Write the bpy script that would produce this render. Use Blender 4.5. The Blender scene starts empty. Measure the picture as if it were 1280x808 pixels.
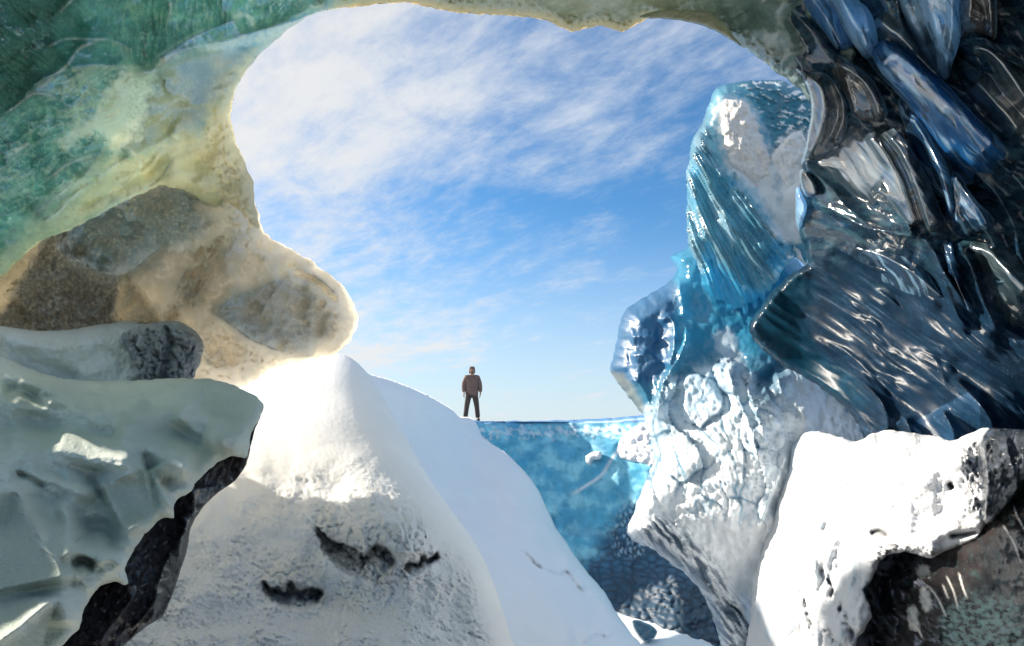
import bpy, bmesh, math, random
import numpy as np
from mathutils import Vector, Matrix

S = bpy.context.scene
COL = S.collection
R = math.radians

# ------------------------------------------------------------------ camera
FPX, PW, PH = 853.3, 1280.0, 808.0          # focal length in pixels of a 1280 px wide frame (24 mm lens)
PITCH = R(9.0)
EYE = np.array([0.0, 0.0, 1.65])
cam_d = bpy.data.cameras.new('camera')
cam_d.lens = 36.0 * FPX / PW
cam_d.sensor_width = 36.0
cam_d.clip_start = 0.05
cam_d.clip_end = 20000
cam = bpy.data.objects.new('camera', cam_d)
COL.objects.link(cam)
cam.location = EYE
cam.rotation_euler = (R(90) + PITCH, 0, 0)
S.camera = cam

# ------------------------------------------------------------------ light
SUN_DIR = Vector((-0.83, 0.43, 0.47)).normalized()      # towards the sun
SUN_EL = math.asin(SUN_DIR.z)
SUN_AZ = math.atan2(SUN_DIR.x, SUN_DIR.y)               # clockwise from +Y
sd = bpy.data.lights.new('sun', 'SUN')
sd.energy = 2.9
sd.angle = R(1.5)
sd.color = (1.0, 0.90, 0.77)
sun = bpy.data.objects.new('sun', sd)
COL.objects.link(sun)
sun.rotation_euler = SUN_DIR.to_track_quat('Z', 'Y').to_euler()
sun.location = (-20, 12, 14)

w = bpy.data.worlds.new('World')
S.world = w
w.use_nodes = True


class NT:
    """small helper for writing node trees"""
    def __init__(s, tree):
        s.t = tree
        s.n = tree.nodes
        s.l = tree.links

    def add(s, typ, props=None, **inputs):
        nd = s.n.new(typ)
        for k, v in (props or {}).items():
            setattr(nd, k, v)
        for k, v in inputs.items():
            key = int(k[1:]) if k[0] == 'i' and k[1:].isdigit() else k.replace('_', ' ')
            s.set(nd.inputs[key], v)
        return nd

    def set(s, sock, v):
        if isinstance(v, bpy.types.NodeSocket):
            s.l.new(v, sock)
        elif isinstance(v, bpy.types.Node):
            s.l.new(v.outputs[0], sock)
        else:
            sock.default_value = v

    def math(s, op, a, b=0.0, c=0.0, clamp=False):
        nd = s.add('ShaderNodeMath', dict(operation=op, use_clamp=clamp), i0=a, i1=b, i2=c)
        return nd.outputs[0]

    def vmath(s, op, a, b=(0, 0, 0)):
        nd = s.add('ShaderNodeVectorMath', dict(operation=op), i0=a, i1=b)
        return nd.outputs['Value'] if op == 'DOT_PRODUCT' else nd.outputs[0]

    def ramp(s, fac, lo, hi):
        nd = s.add('ShaderNodeMapRange', dict(interpolation_type='SMOOTHSTEP'), i0=fac, i1=lo, i2=hi, i3=0.0, i4=1.0)
        return nd.outputs[0]

    def mix(s, fac, a, b, mode='MIX'):
        nd = s.n.new('ShaderNodeMix')
        nd.data_type = 'RGBA'
        nd.blend_type = mode
        s.set(nd.inputs[0], fac)
        s.set(nd.inputs[6], a)
        s.set(nd.inputs[7], b)
        return nd.outputs[2]

    def noise(s, vec, scale, detail=4.0, rough=0.55, dist=0.0):
        nd = s.add('ShaderNodeTexNoise', None, Vector=vec, Scale=scale, Detail=detail, Roughness=rough, Distortion=dist)
        return nd.outputs[0]


def build_world():
    t = NT(w.node_tree)
    t.n.clear()
    out = t.add('ShaderNodeOutputWorld')
    bg = t.add('ShaderNodeBackground')
    bg.inputs['Strength'].default_value = 0.11
    t.l.new(bg.outputs[0], out.inputs[0])
    sky = t.add('ShaderNodeTexSky', dict(sky_type='NISHITA', sun_disc=False, sun_elevation=SUN_EL, sun_rotation=SUN_AZ,
                                         altitude=600.0, air_density=1.0, dust_density=0.6, ozone_density=3.0))
    tc = t.add('ShaderNodeTexCoord')
    d = t.vmath('NORMALIZE', tc.outputs['Generated'])
    sep = t.add('ShaderNodeSeparateXYZ', None, Vector=d)
    x, y, z = sep.outputs
    zz = t.math('ADD', t.math('MAXIMUM', z, 0.0), 0.22)
    u = t.math('DIVIDE', x, zz)
    v = t.math('DIVIDE', y, zz)
    comb = t.add('ShaderNodeCombineXYZ', None, X=u, Y=v, Z=0.0)
    mp = t.add('ShaderNodeMapping', dict(vector_type='TEXTURE'), Vector=comb.outputs[0], Rotation=(0, 0, R(47)), Scale=(0.8, 1.55, 1.0))
    p = mp.outputs[0]
    big = t.noise(p, 1.0, 2.0, 0.5, 0.2)
    wisp = t.noise(p, 4.4, 12.0, 0.66, 0.25)
    fine = t.noise(p, 12.0, 10.0, 0.7, 0.2)
    # thin cirrus is brightest towards the sun (forward scattering)
    sdot = t.vmath('DOT_PRODUCT', d, tuple(SUN_DIR))
    veil = t.ramp(sdot, 0.35, 1.0)
    m = t.math('ADD', t.math('MULTIPLY', big, 0.6), t.math('MULTIPLY', wisp, 0.8))
    m = t.math('ADD', m, t.math('MULTIPLY', fine, 0.40))
    m = t.math('ADD', m, t.math('MULTIPLY', veil, 0.40))
    m = t.math('ADD', m, t.math('MULTIPLY', t.math('MAXIMUM', z, 0.0), 0.36))
    cloud = t.ramp(m, 0.93, 1.46)
    low = t.math('SUBTRACT', 1.0, t.ramp(z, -0.05, 0.33))
    cloud = t.math('ADD', t.math('MULTIPLY', cloud, 0.88), t.math('MULTIPLY', low, 0.85), clamp=True)
    warm = t.mix(veil, (2.4, 2.6, 2.85, 1), (3.05, 2.9, 2.66, 1))
    skyc = t.mix(1.0, sky.outputs[0], (0.26, 0.45, 0.54, 1), 'MULTIPLY')
    c = t.mix(cloud, skyc, warm)
    t.l.new(c, bg.inputs['Color'])


build_world()
S.view_settings.view_transform = 'Standard'
S.view_settings.look = 'None'
S.view_settings.exposure = 1.55
S.view_settings.gamma = 1.0
S.cycles.max_bounces = 8
S.cycles.diffuse_bounces = 4
S.cycles.glossy_bounces = 4
S.cycles.transmission_bounces = 6
S.cycles.caustics_reflective = False
S.cycles.caustics_refractive = False
S.cycles.sample_clamp_indirect = 6.0

# ------------------------------------------------------------------ noise and geometry helpers (numpy)
CF = np.array([0, math.cos(PITCH), math.sin(PITCH)])
CU = np.array([0, -math.sin(PITCH), math.cos(PITCH)])
CR = np.array([1.0, 0, 0])


def world(px, py, d):
    px, py, d = np.asarray(px, float), np.asarray(py, float), np.asarray(d, float)
    a = (px - PW / 2) / FPX
    b = (PH / 2 - py) / FPX
    return EYE + d[..., None] * (CF + a[..., None] * CR + b[..., None] * CU)


def _h(ix, iy, seed):
    h = (ix.astype(np.int64) * 374761393 + iy.astype(np.int64) * 668265263 + seed * 974711 + 1013) & 0xffffffff
    h = ((h ^ (h >> 13)) * 1274126177) & 0xffffffff
    h = ((h ^ (h >> 16)) * 2246822519) & 0xffffffff
    return ((h ^ (h >> 15)) & 0xffffff) / float(0x1000000)


def perlin(x, y, seed=0):
    ix, iy = np.floor(x), np.floor(y)
    fx, fy = x - ix, y - iy
    ux, uy = fx * fx * fx * (fx * (fx * 6 - 15) + 10), fy * fy * fy * (fy * (fy * 6 - 15) + 10)
    def g(dx, dy):
        a = _h(ix + dx, iy + dy, seed) * 2 * np.pi
        return np.cos(a) * (fx - dx) + np.sin(a) * (fy - dy)
    a = g(0, 0) * (1 - ux) + g(1, 0) * ux
    b = g(0, 1) * (1 - ux) + g(1, 1) * ux
    return (a * (1 - uy) + b * uy) * 1.5


def fbm(x, y, octv=4, seed=0, gain=0.5):
    r, a, f = 0, 1.0, 1.0
    for o in range(octv):
        r = r + a * perlin(x * f + o * 17.3, y * f - o * 9.1, seed + o * 7)
        a *= gain
        f *= 2.03
    return r


def ridged(x, y, octv=3, seed=0, gain=0.5):
    r, a, f = 0, 1.0, 1.0
    for o in range(octv):
        r = r + a * (1 - np.abs(perlin(x * f + o * 11.7, y * f + o * 5.9, seed + o * 13)) * 1.4)
        a *= gain
        f *= 2.1
    return r


def worley(x, y, seed=0, jit=0.85):
    ix, iy = np.floor(x), np.floor(y)
    f1 = np.full(x.shape, 9.0)
    f2 = np.full(x.shape, 9.0)
    cid = np.zeros(x.shape)
    for dx in (-1, 0, 1):
        for dy in (-1, 0, 1):
            cx, cy = ix + dx, iy + dy
            px = cx + 0.5 + jit * (_h(cx, cy, seed) - 0.5)
            py = cy + 0.5 + jit * (_h(cx, cy, seed + 77) - 0.5)
            d = np.hypot(px - x, py - y)
            near = d < f1
            f2 = np.where(near, f1, np.minimum(f2, d))
            cid = np.where(near, _h(cx, cy, seed + 191), cid)
            f1 = np.where(near, d, f1)
    return f1, f2, cid


def sstep(a, b, x):
    t = np.clip((x - a) / (b - a), 0, 1)
    return t * t * (3 - 2 * t)


def spline(pts, closed=True, gap=3.0):
    p = np.array(pts, float)
    n = len(p)
    out = []
    rng = n if closed else n - 1
    for i in range(rng):
        if closed:
            a, b, c, e = p[(i - 1) % n], p[i], p[(i + 1) % n], p[(i + 2) % n]
        else:
            a, b, c, e = p[max(i - 1, 0)], p[i], p[i + 1], p[min(i + 2, n - 1)]
        L = np.hypot(*(c - b))
        k = max(1, int(L / gap))
        # centripetal-like damping keeps uneven spacing from overshooting
        t1 = (c - a) * min(1.0, L / (np.hypot(*(c - a)) + 1e-9) * 1.0) * 0.9
        t2 = (e - b) * min(1.0, L / (np.hypot(*(e - b)) + 1e-9) * 1.0) * 0.9
        for j in range(k):
            t = j / k
            h1, h2 = 2 * t**3 - 3 * t**2 + 1, t**3 - 2 * t**2 + t
            h3, h4 = -2 * t**3 + 3 * t**2, t**3 - t**2
            out.append(h1 * b + h2 * t1 + h3 * c + h4 * t2)
    if not closed:
        out.append(p[-1])
    return np.array(out)


def polydist(X, Y, poly, closed=True):
    """distance to a polyline, nearest point, arc parameter, side (+ = right of travel on the picture), inside flag"""
    A = poly
    B = np.roll(poly, -1, 0) if closed else poly[1:]
    if not closed:
        A = poly[:-1]
    D = B - A
    L2 = (D * D).sum(1) + 1e-12
    cum = np.concatenate([[0], np.cumsum(np.sqrt(L2))])
    N = len(X)
    dist = np.empty(N)
    qx = np.empty(N)
    qy = np.empty(N)
    par = np.empty(N)
    side = np.empty(N)
    ins = np.zeros(N, bool)
    CH = max(256, int(1.2e6 / len(A)))
    for s0 in range(0, N, CH):
        sl = slice(s0, min(N, s0 + CH))
        ex = X[sl, None] - A[None, :, 0]
        ey = Y[sl, None] - A[None, :, 1]
        t = np.clip((ex * D[:, 0] + ey * D[:, 1]) / L2, 0, 1)
        rx, ry = ex - t * D[:, 0], ey - t * D[:, 1]
        d2 = rx * rx + ry * ry
        k = d2.argmin(1)
        ar = np.arange(len(k))
        dist[sl] = np.sqrt(d2[ar, k])
        qx[sl] = A[k, 0] + t[ar, k] * D[k, 0]
        qy[sl] = A[k, 1] + t[ar, k] * D[k, 1]
        par[sl] = (cum[k] + t[ar, k] * np.sqrt(L2[k])) / cum[-1]
        side[sl] = np.sign(D[k, 0] * ey[ar, k] - D[k, 1] * ex[ar, k])
        if closed:
            yy = Y[sl, None]
            c = (A[None, :, 1] > yy) != (B[None, :, 1] > yy)
            xi = A[None, :, 0] + (yy - A[None, :, 1]) * D[None, :, 0] / np.where(D[:, 1] == 0, 1e-9, D[:, 1])[None]
            ins[sl] = (c & (X[sl, None] < xi)).sum(1) % 2 == 1
    return dist, qx, qy, par, side, ins


def tps(ctrl, X, Y):
    c = np.array(ctrl, float)
    n = len(c)
    sc = 300.0
    P = c[:, :2] / sc
    def U(r2):
        return r2 * np.log(r2 + 1e-9)
    K = U(((P[:, None] - P[None]) ** 2).sum(2)) + np.eye(n) * 0.02
    Q = np.hstack([np.ones((n, 1)), P])
    M = np.block([[K, Q], [Q.T, np.zeros((3, 3))]])
    sol = np.linalg.solve(M, np.concatenate([c[:, 2], np.zeros(3)]))
    x, y = X / sc, Y / sc
    r = sol[n] + sol[n + 1] * x + sol[n + 2] * y
    for i in range(n):
        r = r + sol[i] * U((x - P[i, 0]) ** 2 + (y - P[i, 1]) ** 2)
    return r


def lin(r, g, b):
    f = lambda c: ((c / 255 + 0.055) / 1.055) ** 2.4 if c > 10 else c / 255 / 12.92
    return np.array([f(r), f(g), f(b)])


class Relief:
    """A sculpted body of ice or snow: an outline, a depth in metres for each point of it, and hand-placed
    ridges, folds, cups and noise standing out from that surface; closed behind with real thickness."""
    def __init__(s, pts, depth, step=2.0, jag=(0, 20), seed=1, gap=3.0):
        s.poly = spline(pts, True, gap)
        s.seed = seed
        if jag[0]:
            P = s.poly
            T = np.roll(P, -1, 0) - np.roll(P, 1, 0)
            T /= np.hypot(T[:, 0], T[:, 1])[:, None] + 1e-9
            n = fbm(P[:, 0] / jag[1], P[:, 1] / jag[1], 3, seed) * jag[0]
            s.poly = P + np.stack([-T[:, 1], T[:, 0]], 1) * n[:, None]
        lo, hi = s.poly.min(0) - step, s.poly.max(0) + step
        s.nx, s.ny = int((hi[0] - lo[0]) / step) + 2, int((hi[1] - lo[1]) / step) + 2
        gx, gy = np.meshgrid(lo[0] + np.arange(s.nx) * step, lo[1] + np.arange(s.ny) * step)
        X, Y = gx.ravel(), gy.ravel()
        d, qx, qy, par, side, ins = polydist(X, Y, s.poly)
        sd_ = np.where(ins, d, -d)
        keepv = sd_ > -step * 1.05
        g = np.arange(s.nx * s.ny).reshape(s.ny, s.nx)
        q = np.stack([g[:-1, :-1], g[1:, :-1], g[1:, 1:], g[:-1, 1:]], -1).reshape(-1, 4)
        q = q[keepv[q].all(1) & (sd_[q] > -step * 0.2).any(1)]
        # snap the rim on to the outline
        rim = sd_ < step * 0.3
        X = np.where(rim, qx, X)
        Y = np.where(rim, qy, Y)
        used = np.unique(q)
        mp = np.full(s.nx * s.ny, -1)
        mp[used] = np.arange(len(used))
        s.q = mp[q]
        s.x, s.y = X[used], Y[used]
        s.s = np.maximum(np.where(rim, 0.0, sd_)[used], 0)
        s.n = len(used)
        e = np.concatenate([s.q[:, [0, 1]], s.q[:, [1, 2]], s.q[:, [2, 3]], s.q[:, [3, 0]]])
        key = np.sort(e, 1)
        k2 = key[:, 0].astype(np.int64) * s.n + key[:, 1]
        _, inv, cnt = np.unique(k2, return_inverse=True, return_counts=True)
        bd = e[cnt[inv] == 1]
        s.border = np.zeros(s.n, bool)
        s.border[bd.ravel()] = True
        s.d = tps(depth, s.x, s.y)
        s.h = np.zeros(s.n)
        s.col = np.tile(np.array([0.5, 0.5, 0.5]), (s.n, 1))
        s.rough = np.full(s.n, 0.5)
        s.tr = np.zeros(s.n)
        s.grain = np.ones(s.n)
        s.shine = np.zeros(s.n)

    # ---- shape
    def edge(s, wpx, rm, p=2.0):
        t = np.clip(s.s / wpx, 0, 1)
        s.h -= rm * (1 - (1 - (1 - t) ** p) ** (1 / p))
        return s

    def near(s, poly, rad):
        lo, hi = poly.min(0) - rad, poly.max(0) + rad
        return np.nonzero((s.x > lo[0]) & (s.x < hi[0]) & (s.y > lo[1]) & (s.y < hi[1]))[0]

    def ridge(s, pts, wl, wr, h, prof='g', taper=0.25, raw=False):
        """stand a crest of height h along pts; wl / wr = width left / right of travel"""
        poly = spline(pts, False)
        k = s.near(poly, 4 * max(wl, wr))
        if not len(k):
            return s
        d, _, _, par, side, _ = polydist(s.x[k], s.y[k], poly, False)
        t = d / np.where(side > 0, wr, wl)
        v = np.exp(-t * t) if prof == 'g' else np.exp(-t) if prof == 'c' else np.clip(1 - t, 0, 1) if prof == 'l' else np.sqrt(np.clip(1 - t * t, 0, 1))
        if taper:
            v = v * sstep(0, taper, par) * sstep(0, taper, 1 - par) if taper < 0.5 else v * np.sin(np.pi * np.clip(par, 0, 1)) ** 0.7
        if raw:
            o = np.zeros(s.n)
            o[k] = v
            return o
        s.h[k] += h * v
        return s

    def bump(s, cx, cy, rx, ry, ang, h, prof='g'):
        c, n = math.cos(R(ang)), math.sin(R(ang))
        u = ((s.x - cx) * c + (s.y - cy) * n) / rx
        v = (-(s.x - cx) * n + (s.y - cy) * c) / ry
        r2 = u * u + v * v
        s.h += h * (np.exp(-r2) if prof == 'g' else np.sqrt(np.clip(1 - r2, 0, 1)))
        return s

    def mask(s, pts, soft=6.0, amp=0.0, sc=20.0, seed=5):
        poly = spline(pts, True)
        pad = soft + amp * 2 + 4
        k = s.near(poly, pad)
        o = np.zeros(s.n)
        if len(k):
            d, _, _, _, _, ins = polydist(s.x[k], s.y[k], poly)
            sd_ = np.where(ins, d, -d)
            if amp:
                sd_ = sd_ + amp * fbm(s.x[k] / sc, s.y[k] / sc, 4, seed, 0.6)
            o[k] = sstep(-soft, soft, sd_)
        return o

    def rot(s, ang, su, sv, warp=0.0, wsc=80.0, seed=3):
        x, y = s.x, s.y
        if warp:
            x = x + warp * fbm(s.x / wsc, s.y / wsc, 2, seed)
            y = y + warp * fbm(s.x / wsc + 31, s.y / wsc - 17, 2, seed + 5)
        c, n = math.cos(R(ang)), math.sin(R(ang))
        return (x * c + y * n) / su, (-x * n + y * c) / sv

    # ---- look (colour and finish; some colours also carry painted light and shade)
    def paint(s, m, col=None, rough=None, tr=None, grain=None):
        if col is not None:
            s.col = s.col * (1 - m[:, None]) + np.array(col)[None] * m[:, None]
        for nm, v in (('rough', rough), ('tr', tr), ('grain', grain)):
            if v is not None:
                setattr(s, nm, getattr(s, nm) * (1 - m) + v * m)
        return s

    def base(s, col, rough=0.5, tr=0.0, grain=1.0):
        return s.paint(np.ones(s.n), col, rough, tr, grain)

    # ---- mesh
    def build(s, name, mat, parent=None, thick=0.6, tw=40.0, base=None):
        P = world(s.x, s.y, s.d - s.h)
        smooth_back = s.d + 0.02 + thick * np.sqrt(1 - (1 - np.clip(s.s / tw, 0, 1)) ** 2) - np.minimum(s.h, 0)
        Bk = world(s.x, s.y, smooth_back)
        inner = np.nonzero(~s.border)[0]
        mp = np.arange(s.n)
        mp[inner] = s.n + np.arange(len(inner))
        V = np.vstack([P, Bk[inner]])
        Q = np.vstack([s.q, mp[s.q][:, ::-1]])
        if parent is not None:
            org = np.array(parent.location)
        else:
            org = np.array(base) if base is not None else np.array([P[:, 0].mean(), P[:, 1].mean(), V[:, 2].min()])
        V = V - org
        me = bpy.data.meshes.new(name)
        me.vertices.add(len(V))
        me.vertices.foreach_set('co', V.ravel())
        me.loops.add(len(Q) * 4)
        me.loops.foreach_set('vertex_index', Q.ravel().astype(np.int32))
        me.polygons.add(len(Q))
        me.polygons.foreach_set('loop_start', np.arange(0, len(Q) * 4, 4, dtype=np.int32))
        me.polygons.foreach_set('loop_total', np.full(len(Q), 4, np.int32))
        me.polygons.foreach_set('use_smooth', np.ones(len(Q), bool))
        a = me.attributes.new('ice_colour', 'FLOAT_COLOR', 'POINT')
        C4 = np.ones((len(V), 4))
        C4[:s.n, :3] = np.clip(s.col, 0, 1)
        C4[s.n:, :3] = C4[inner, :3]
        a.data.foreach_set('color', C4.ravel())
        a = me.attributes.new('ice_finish', 'FLOAT_COLOR', 'POINT')
        F4 = np.ones((len(V), 4))
        F4[:s.n, 0], F4[:s.n, 1], F4[:s.n, 2] = s.rough, s.tr, s.grain
        F4[:s.n, 3] = s.shine
        F4[s.n:] = F4[inner]
        a.data.foreach_set('color', F4.ravel())
        me.update(calc_edges=True)
        me.validate()
        o = bpy.data.objects.new(name, me)
        COL.objects.link(o)
        o.location = (0, 0, 0) if parent is not None else org
        if parent is not None:
            o.parent = parent
        me.materials.append(mat)
        return o


def tag(o, label=None, cat=None, group=None, kind=None):
    for k, v in (('label', label), ('category', cat), ('group', group), ('kind', kind)):
        if v:
            o[k] = v
    return o


def empty(name, loc):
    o = bpy.data.objects.new(name, None)
    o.empty_display_size = 0.3
    COL.objects.link(o)
    o.location = [float(c) for c in loc]
    return o


# ------------------------------------------------------------------ materials
def ice_material(name, grain_scale=60.0, grain_str=0.15, mid_scale=8.0, mid_str=0.0, var=0.25, var_scale=3.0, ior=1.31,
                 spec=0.5, coat=0.0, coat_rough=0.05, tr_col=(0.5, 0.8, 0.75), shine=False, stretch=(1, 1, 1), rotz=(0, 0, 0), speck=0.0, sss=0.0):
    m = bpy.data.materials.new(name)
    m.use_nodes = True
    t = NT(m.node_tree)
    t.n.clear()
    out = t.add('ShaderNodeOutputMaterial')
    bs = t.add('ShaderNodeBsdfPrincipled')
    ca = t.add('ShaderNodeAttribute', dict(attribute_name='ice_colour'))
    fa = t.add('ShaderNodeAttribute', dict(attribute_name='ice_finish'))
    fs = t.add('ShaderNodeSeparateColor', None, Color=fa.outputs['Color'])
    tc = t.add('ShaderNodeTexCoord')
    mp = t.add('ShaderNodeMapping', None, Vector=tc.outputs['Object'], Scale=stretch, Rotation=rotz)
    p = mp.outputs[0]
    n1 = t.noise(p, var_scale, 6.0, 0.6, 0.6)
    n2 = t.noise(p, grain_scale, 3.0, 0.6)
    f = t.math('MULTIPLY_ADD', t.math('SUBTRACT', n1, 0.5), var * 2.2, 1.0)
    colr = t.mix(1.0, ca.outputs['Color'], t.add('ShaderNodeCombineColor', None, Red=f, Green=f, Blue=f).outputs[0], 'MULTIPLY')
    if speck:
        sp = t.noise(p, grain_scale * 0.5, 2.0, 0.5)
        k = t.math('MULTIPLY', t.ramp(sp, 0.63, 0.72), speck)
        colr = t.mix(k, colr, (0.75, 0.8, 0.78, 1))
    t.set(bs.inputs['Base Color'], colr)
    t.set(bs.inputs['Roughness'], fs.outputs[0])
    t.set(bs.inputs['IOR'], t.math('MULTIPLY_ADD', fa.outputs['Alpha'], 0.9, ior) if shine else ior)
    bs.inputs['Specular IOR Level'].default_value = spec
    bs.inputs['Coat Weight'].default_value = coat
    bs.inputs['Coat Roughness'].default_value = coat_rough
    if sss:
        bs.inputs['Subsurface Weight'].default_value = sss
        bs.inputs['Subsurface Radius'].default_value = (0.05, 0.08, 0.1)
        bs.inputs['Subsurface Scale'].default_value = 1.0
    hgt = t.math('MULTIPLY', n2, t.math('MULTIPLY', fs.outputs[2], grain_str))
    if mid_str:
        n3 = t.noise(p, mid_scale, 4.0, 0.55, 0.3)
        hgt = t.math('ADD', hgt, t.math('MULTIPLY', n3, t.math('MULTIPLY', fs.outputs[2], mid_str)))
    bp = t.add('ShaderNodeBump', None, Height=hgt)
    bp.inputs['Strength'].default_value = 1.0
    bp.inputs['Distance'].default_value = 0.05
    t.l.new(bp.outputs[0], bs.inputs['Normal'])
    tl = t.add('ShaderNodeBsdfTranslucent')
    t.set(tl.inputs['Color'], t.mix(0.35, t.mix(1.0, colr, (1.5, 1.5, 1.5, 1), 'MULTIPLY'), (*tr_col, 1)))
    mx = t.add('ShaderNodeMixShader')
    t.l.new(fs.outputs[1], mx.inputs[0])
    t.l.new(bs.outputs[0], mx.inputs[1])
    t.l.new(tl.outputs[0], mx.inputs[2])
    t.l.new(mx.outputs[0], out.inputs[0])
    return m


M_SNOW = ice_material('frosty_snow', 110, 0.28, 30, 0.22, 0.12, 2.0, spec=0.25)
M_CRUST = ice_material('wind_crusted_snow', 60, 0.25, 16, 0.5, 0.07, 2.0, spec=0.25)
M_FAR = ice_material('smooth_snow', 40, 0.05, 6, 0.0, 0.04, 1.0, spec=0.25)
M_GREEN = ice_material('green_glacier_ice', 30, 0.03, 6, 0.08, 0.25, 6.0, ior=1.7, spec=1.0, tr_col=(0.80, 0.93, 0.88), speck=0.12)
M_AMBER = ice_material('ashy_frosted_ice', 30, 0.25, 6, 0.35, 0.14, 2.5, spec=0.7, tr_col=(1.0, 0.92, 0.78))
M_BLACK = ice_material('black_glacier_ice', 26, 0.02, 5, 0.04, 0.5, 5.0, ior=1.33, spec=0.4, shine=True)
M_LOBE = ice_material('smooth_melt_ice', 14, 0.0, 4, 0.015, 0.5, 5.0, ior=2.3, spec=1.0, tr_col=(0.4, 0.7, 0.95))
M_BLUE = ice_material('blue_glacier_ice', 30, 0.08, 6, 0.12, 0.35, 3.0, ior=1.4, spec=0.7, tr_col=(0.45, 0.80, 0.93))
M_DARK = ice_material('dark_ash_ice', 40, 0.10, 9, 0.12, 0.4, 6.0, ior=1.31, spec=0.25)

#BODY
WHITE = (0.84, 0.85, 0.86)
SNOWG = (0.82, 0.88, 0.79)      # foreground snow with the green light through the ice mixed into its colour

# ------------------------------------------------------------------ ground
def sheet(name, xs, ys, z, mat, bumps=0.0):
    bm = bmesh.new()
    rows = []
    for y in ys:
        rows.append([bm.verts.new((x, y, z + (bumps * float(fbm(np.array([x / 9.0]), np.array([y / 9.0]), 2, 4)[0]) if abs(x) < 100 and abs(y) < 100 else 0))) for x in xs])
    for a, b in zip(rows, rows[1:]):
        for i in range(len(xs) - 1):
            bm.faces.new((a[i], a[i + 1], b[i + 1], b[i]))
    me = bpy.data.meshes.new(name)
    bm.to_mesh(me)
    bm.free()
    for f in me.polygons:
        f.use_smooth = True
    a = me.attributes.new('ice_colour', 'FLOAT_COLOR', 'POINT')
    a.data.foreach_set('color', np.array([(0.45, 0.46, 0.46, 1.0) if (name == 'cave_floor' and v.co.y < 9 and v.co.y > -30 and abs(v.co.x) < 30) else (0.82, 0.85, 0.88, 1.0) for v in me.vertices]).ravel())  # unseen near floor greyed to set how much light it bounces
    a = me.attributes.new('ice_finish', 'FLOAT_COLOR', 'POINT')
    a.data.foreach_set('color', np.tile([0.6, 0.0, 1.0, 1.0], len(me.vertices)))
    me.materials.append(mat)
    o = bpy.data.objects.new(name, me)
    COL.objects.link(o)
    o['kind'] = 'structure'
    return o


PLAT_Z = float(world(600, 525.8, 23.0)[2])
FLOOR_Z = float(world(850, 800, 15.5)[2])
gx = [-4000, -400, -80] + list(range(-40, 41, 4)) + [80, 400, 4000]
sheet('cave_floor', gx, [-4000, -400, -60] + list(range(-20, 61, 4)) + [400, 4000], FLOOR_Z, M_FAR, 0.25)
sheet('snow_plateau', gx, [23.0, 24, 28, 34, 42, 60, 100, 400, 8000], PLAT_Z - 0.05, M_FAR, 0.0)

def rear_light_blocker():
    """unseen ice wall added behind the photographer to block sky light and bounce some back"""
    n, m_ = 72, 22
    bm = bmesh.new()
    rows = []
    for j in range(m_ + 1):
        v = j / m_
        row = []
        for i in range(n + 1):
            a = R(48 + 212 * i / n)  # arc of the added wall stops early on the left to admit sun
            lean = 1.0 - 0.22 * v * v
            r = 7.0 * lean + 0.9 * float(fbm(np.array([i / 6.0]), np.array([j / 5.0]), 3, 71)[0])
            row.append(bm.verts.new((r * math.sin(a), 0.5 + r * math.cos(a), FLOOR_Z + v * (2.4 - FLOOR_Z))))
        rows.append(row)
    for p, q in zip(rows, rows[1:]):
        for i in range(n):
            bm.faces.new((p[i], p[i + 1], q[i + 1], q[i]))
    bmesh.ops.solidify(bm, geom=bm.faces[:], thickness=-0.6)
    me = bpy.data.meshes.new('light_blocker_wall')
    bm.to_mesh(me)
    bm.free()
    for f in me.polygons:
        f.use_smooth = True
    a = me.attributes.new('ice_colour', 'FLOAT_COLOR', 'POINT')
    a.data.foreach_set('color', np.tile([0.66, 0.67, 0.68, 1.0], len(me.vertices)))
    a = me.attributes.new('ice_finish', 'FLOAT_COLOR', 'POINT')
    a.data.foreach_set('color', np.tile([0.35, 0.0, 1.0, 1.0], len(me.vertices)))
    me.materials.append(M_DARK)
    o = bpy.data.objects.new('light_blocker_wall', me)
    COL.objects.link(o)
    o['kind'] = 'structure'


rear_light_blocker()

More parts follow.
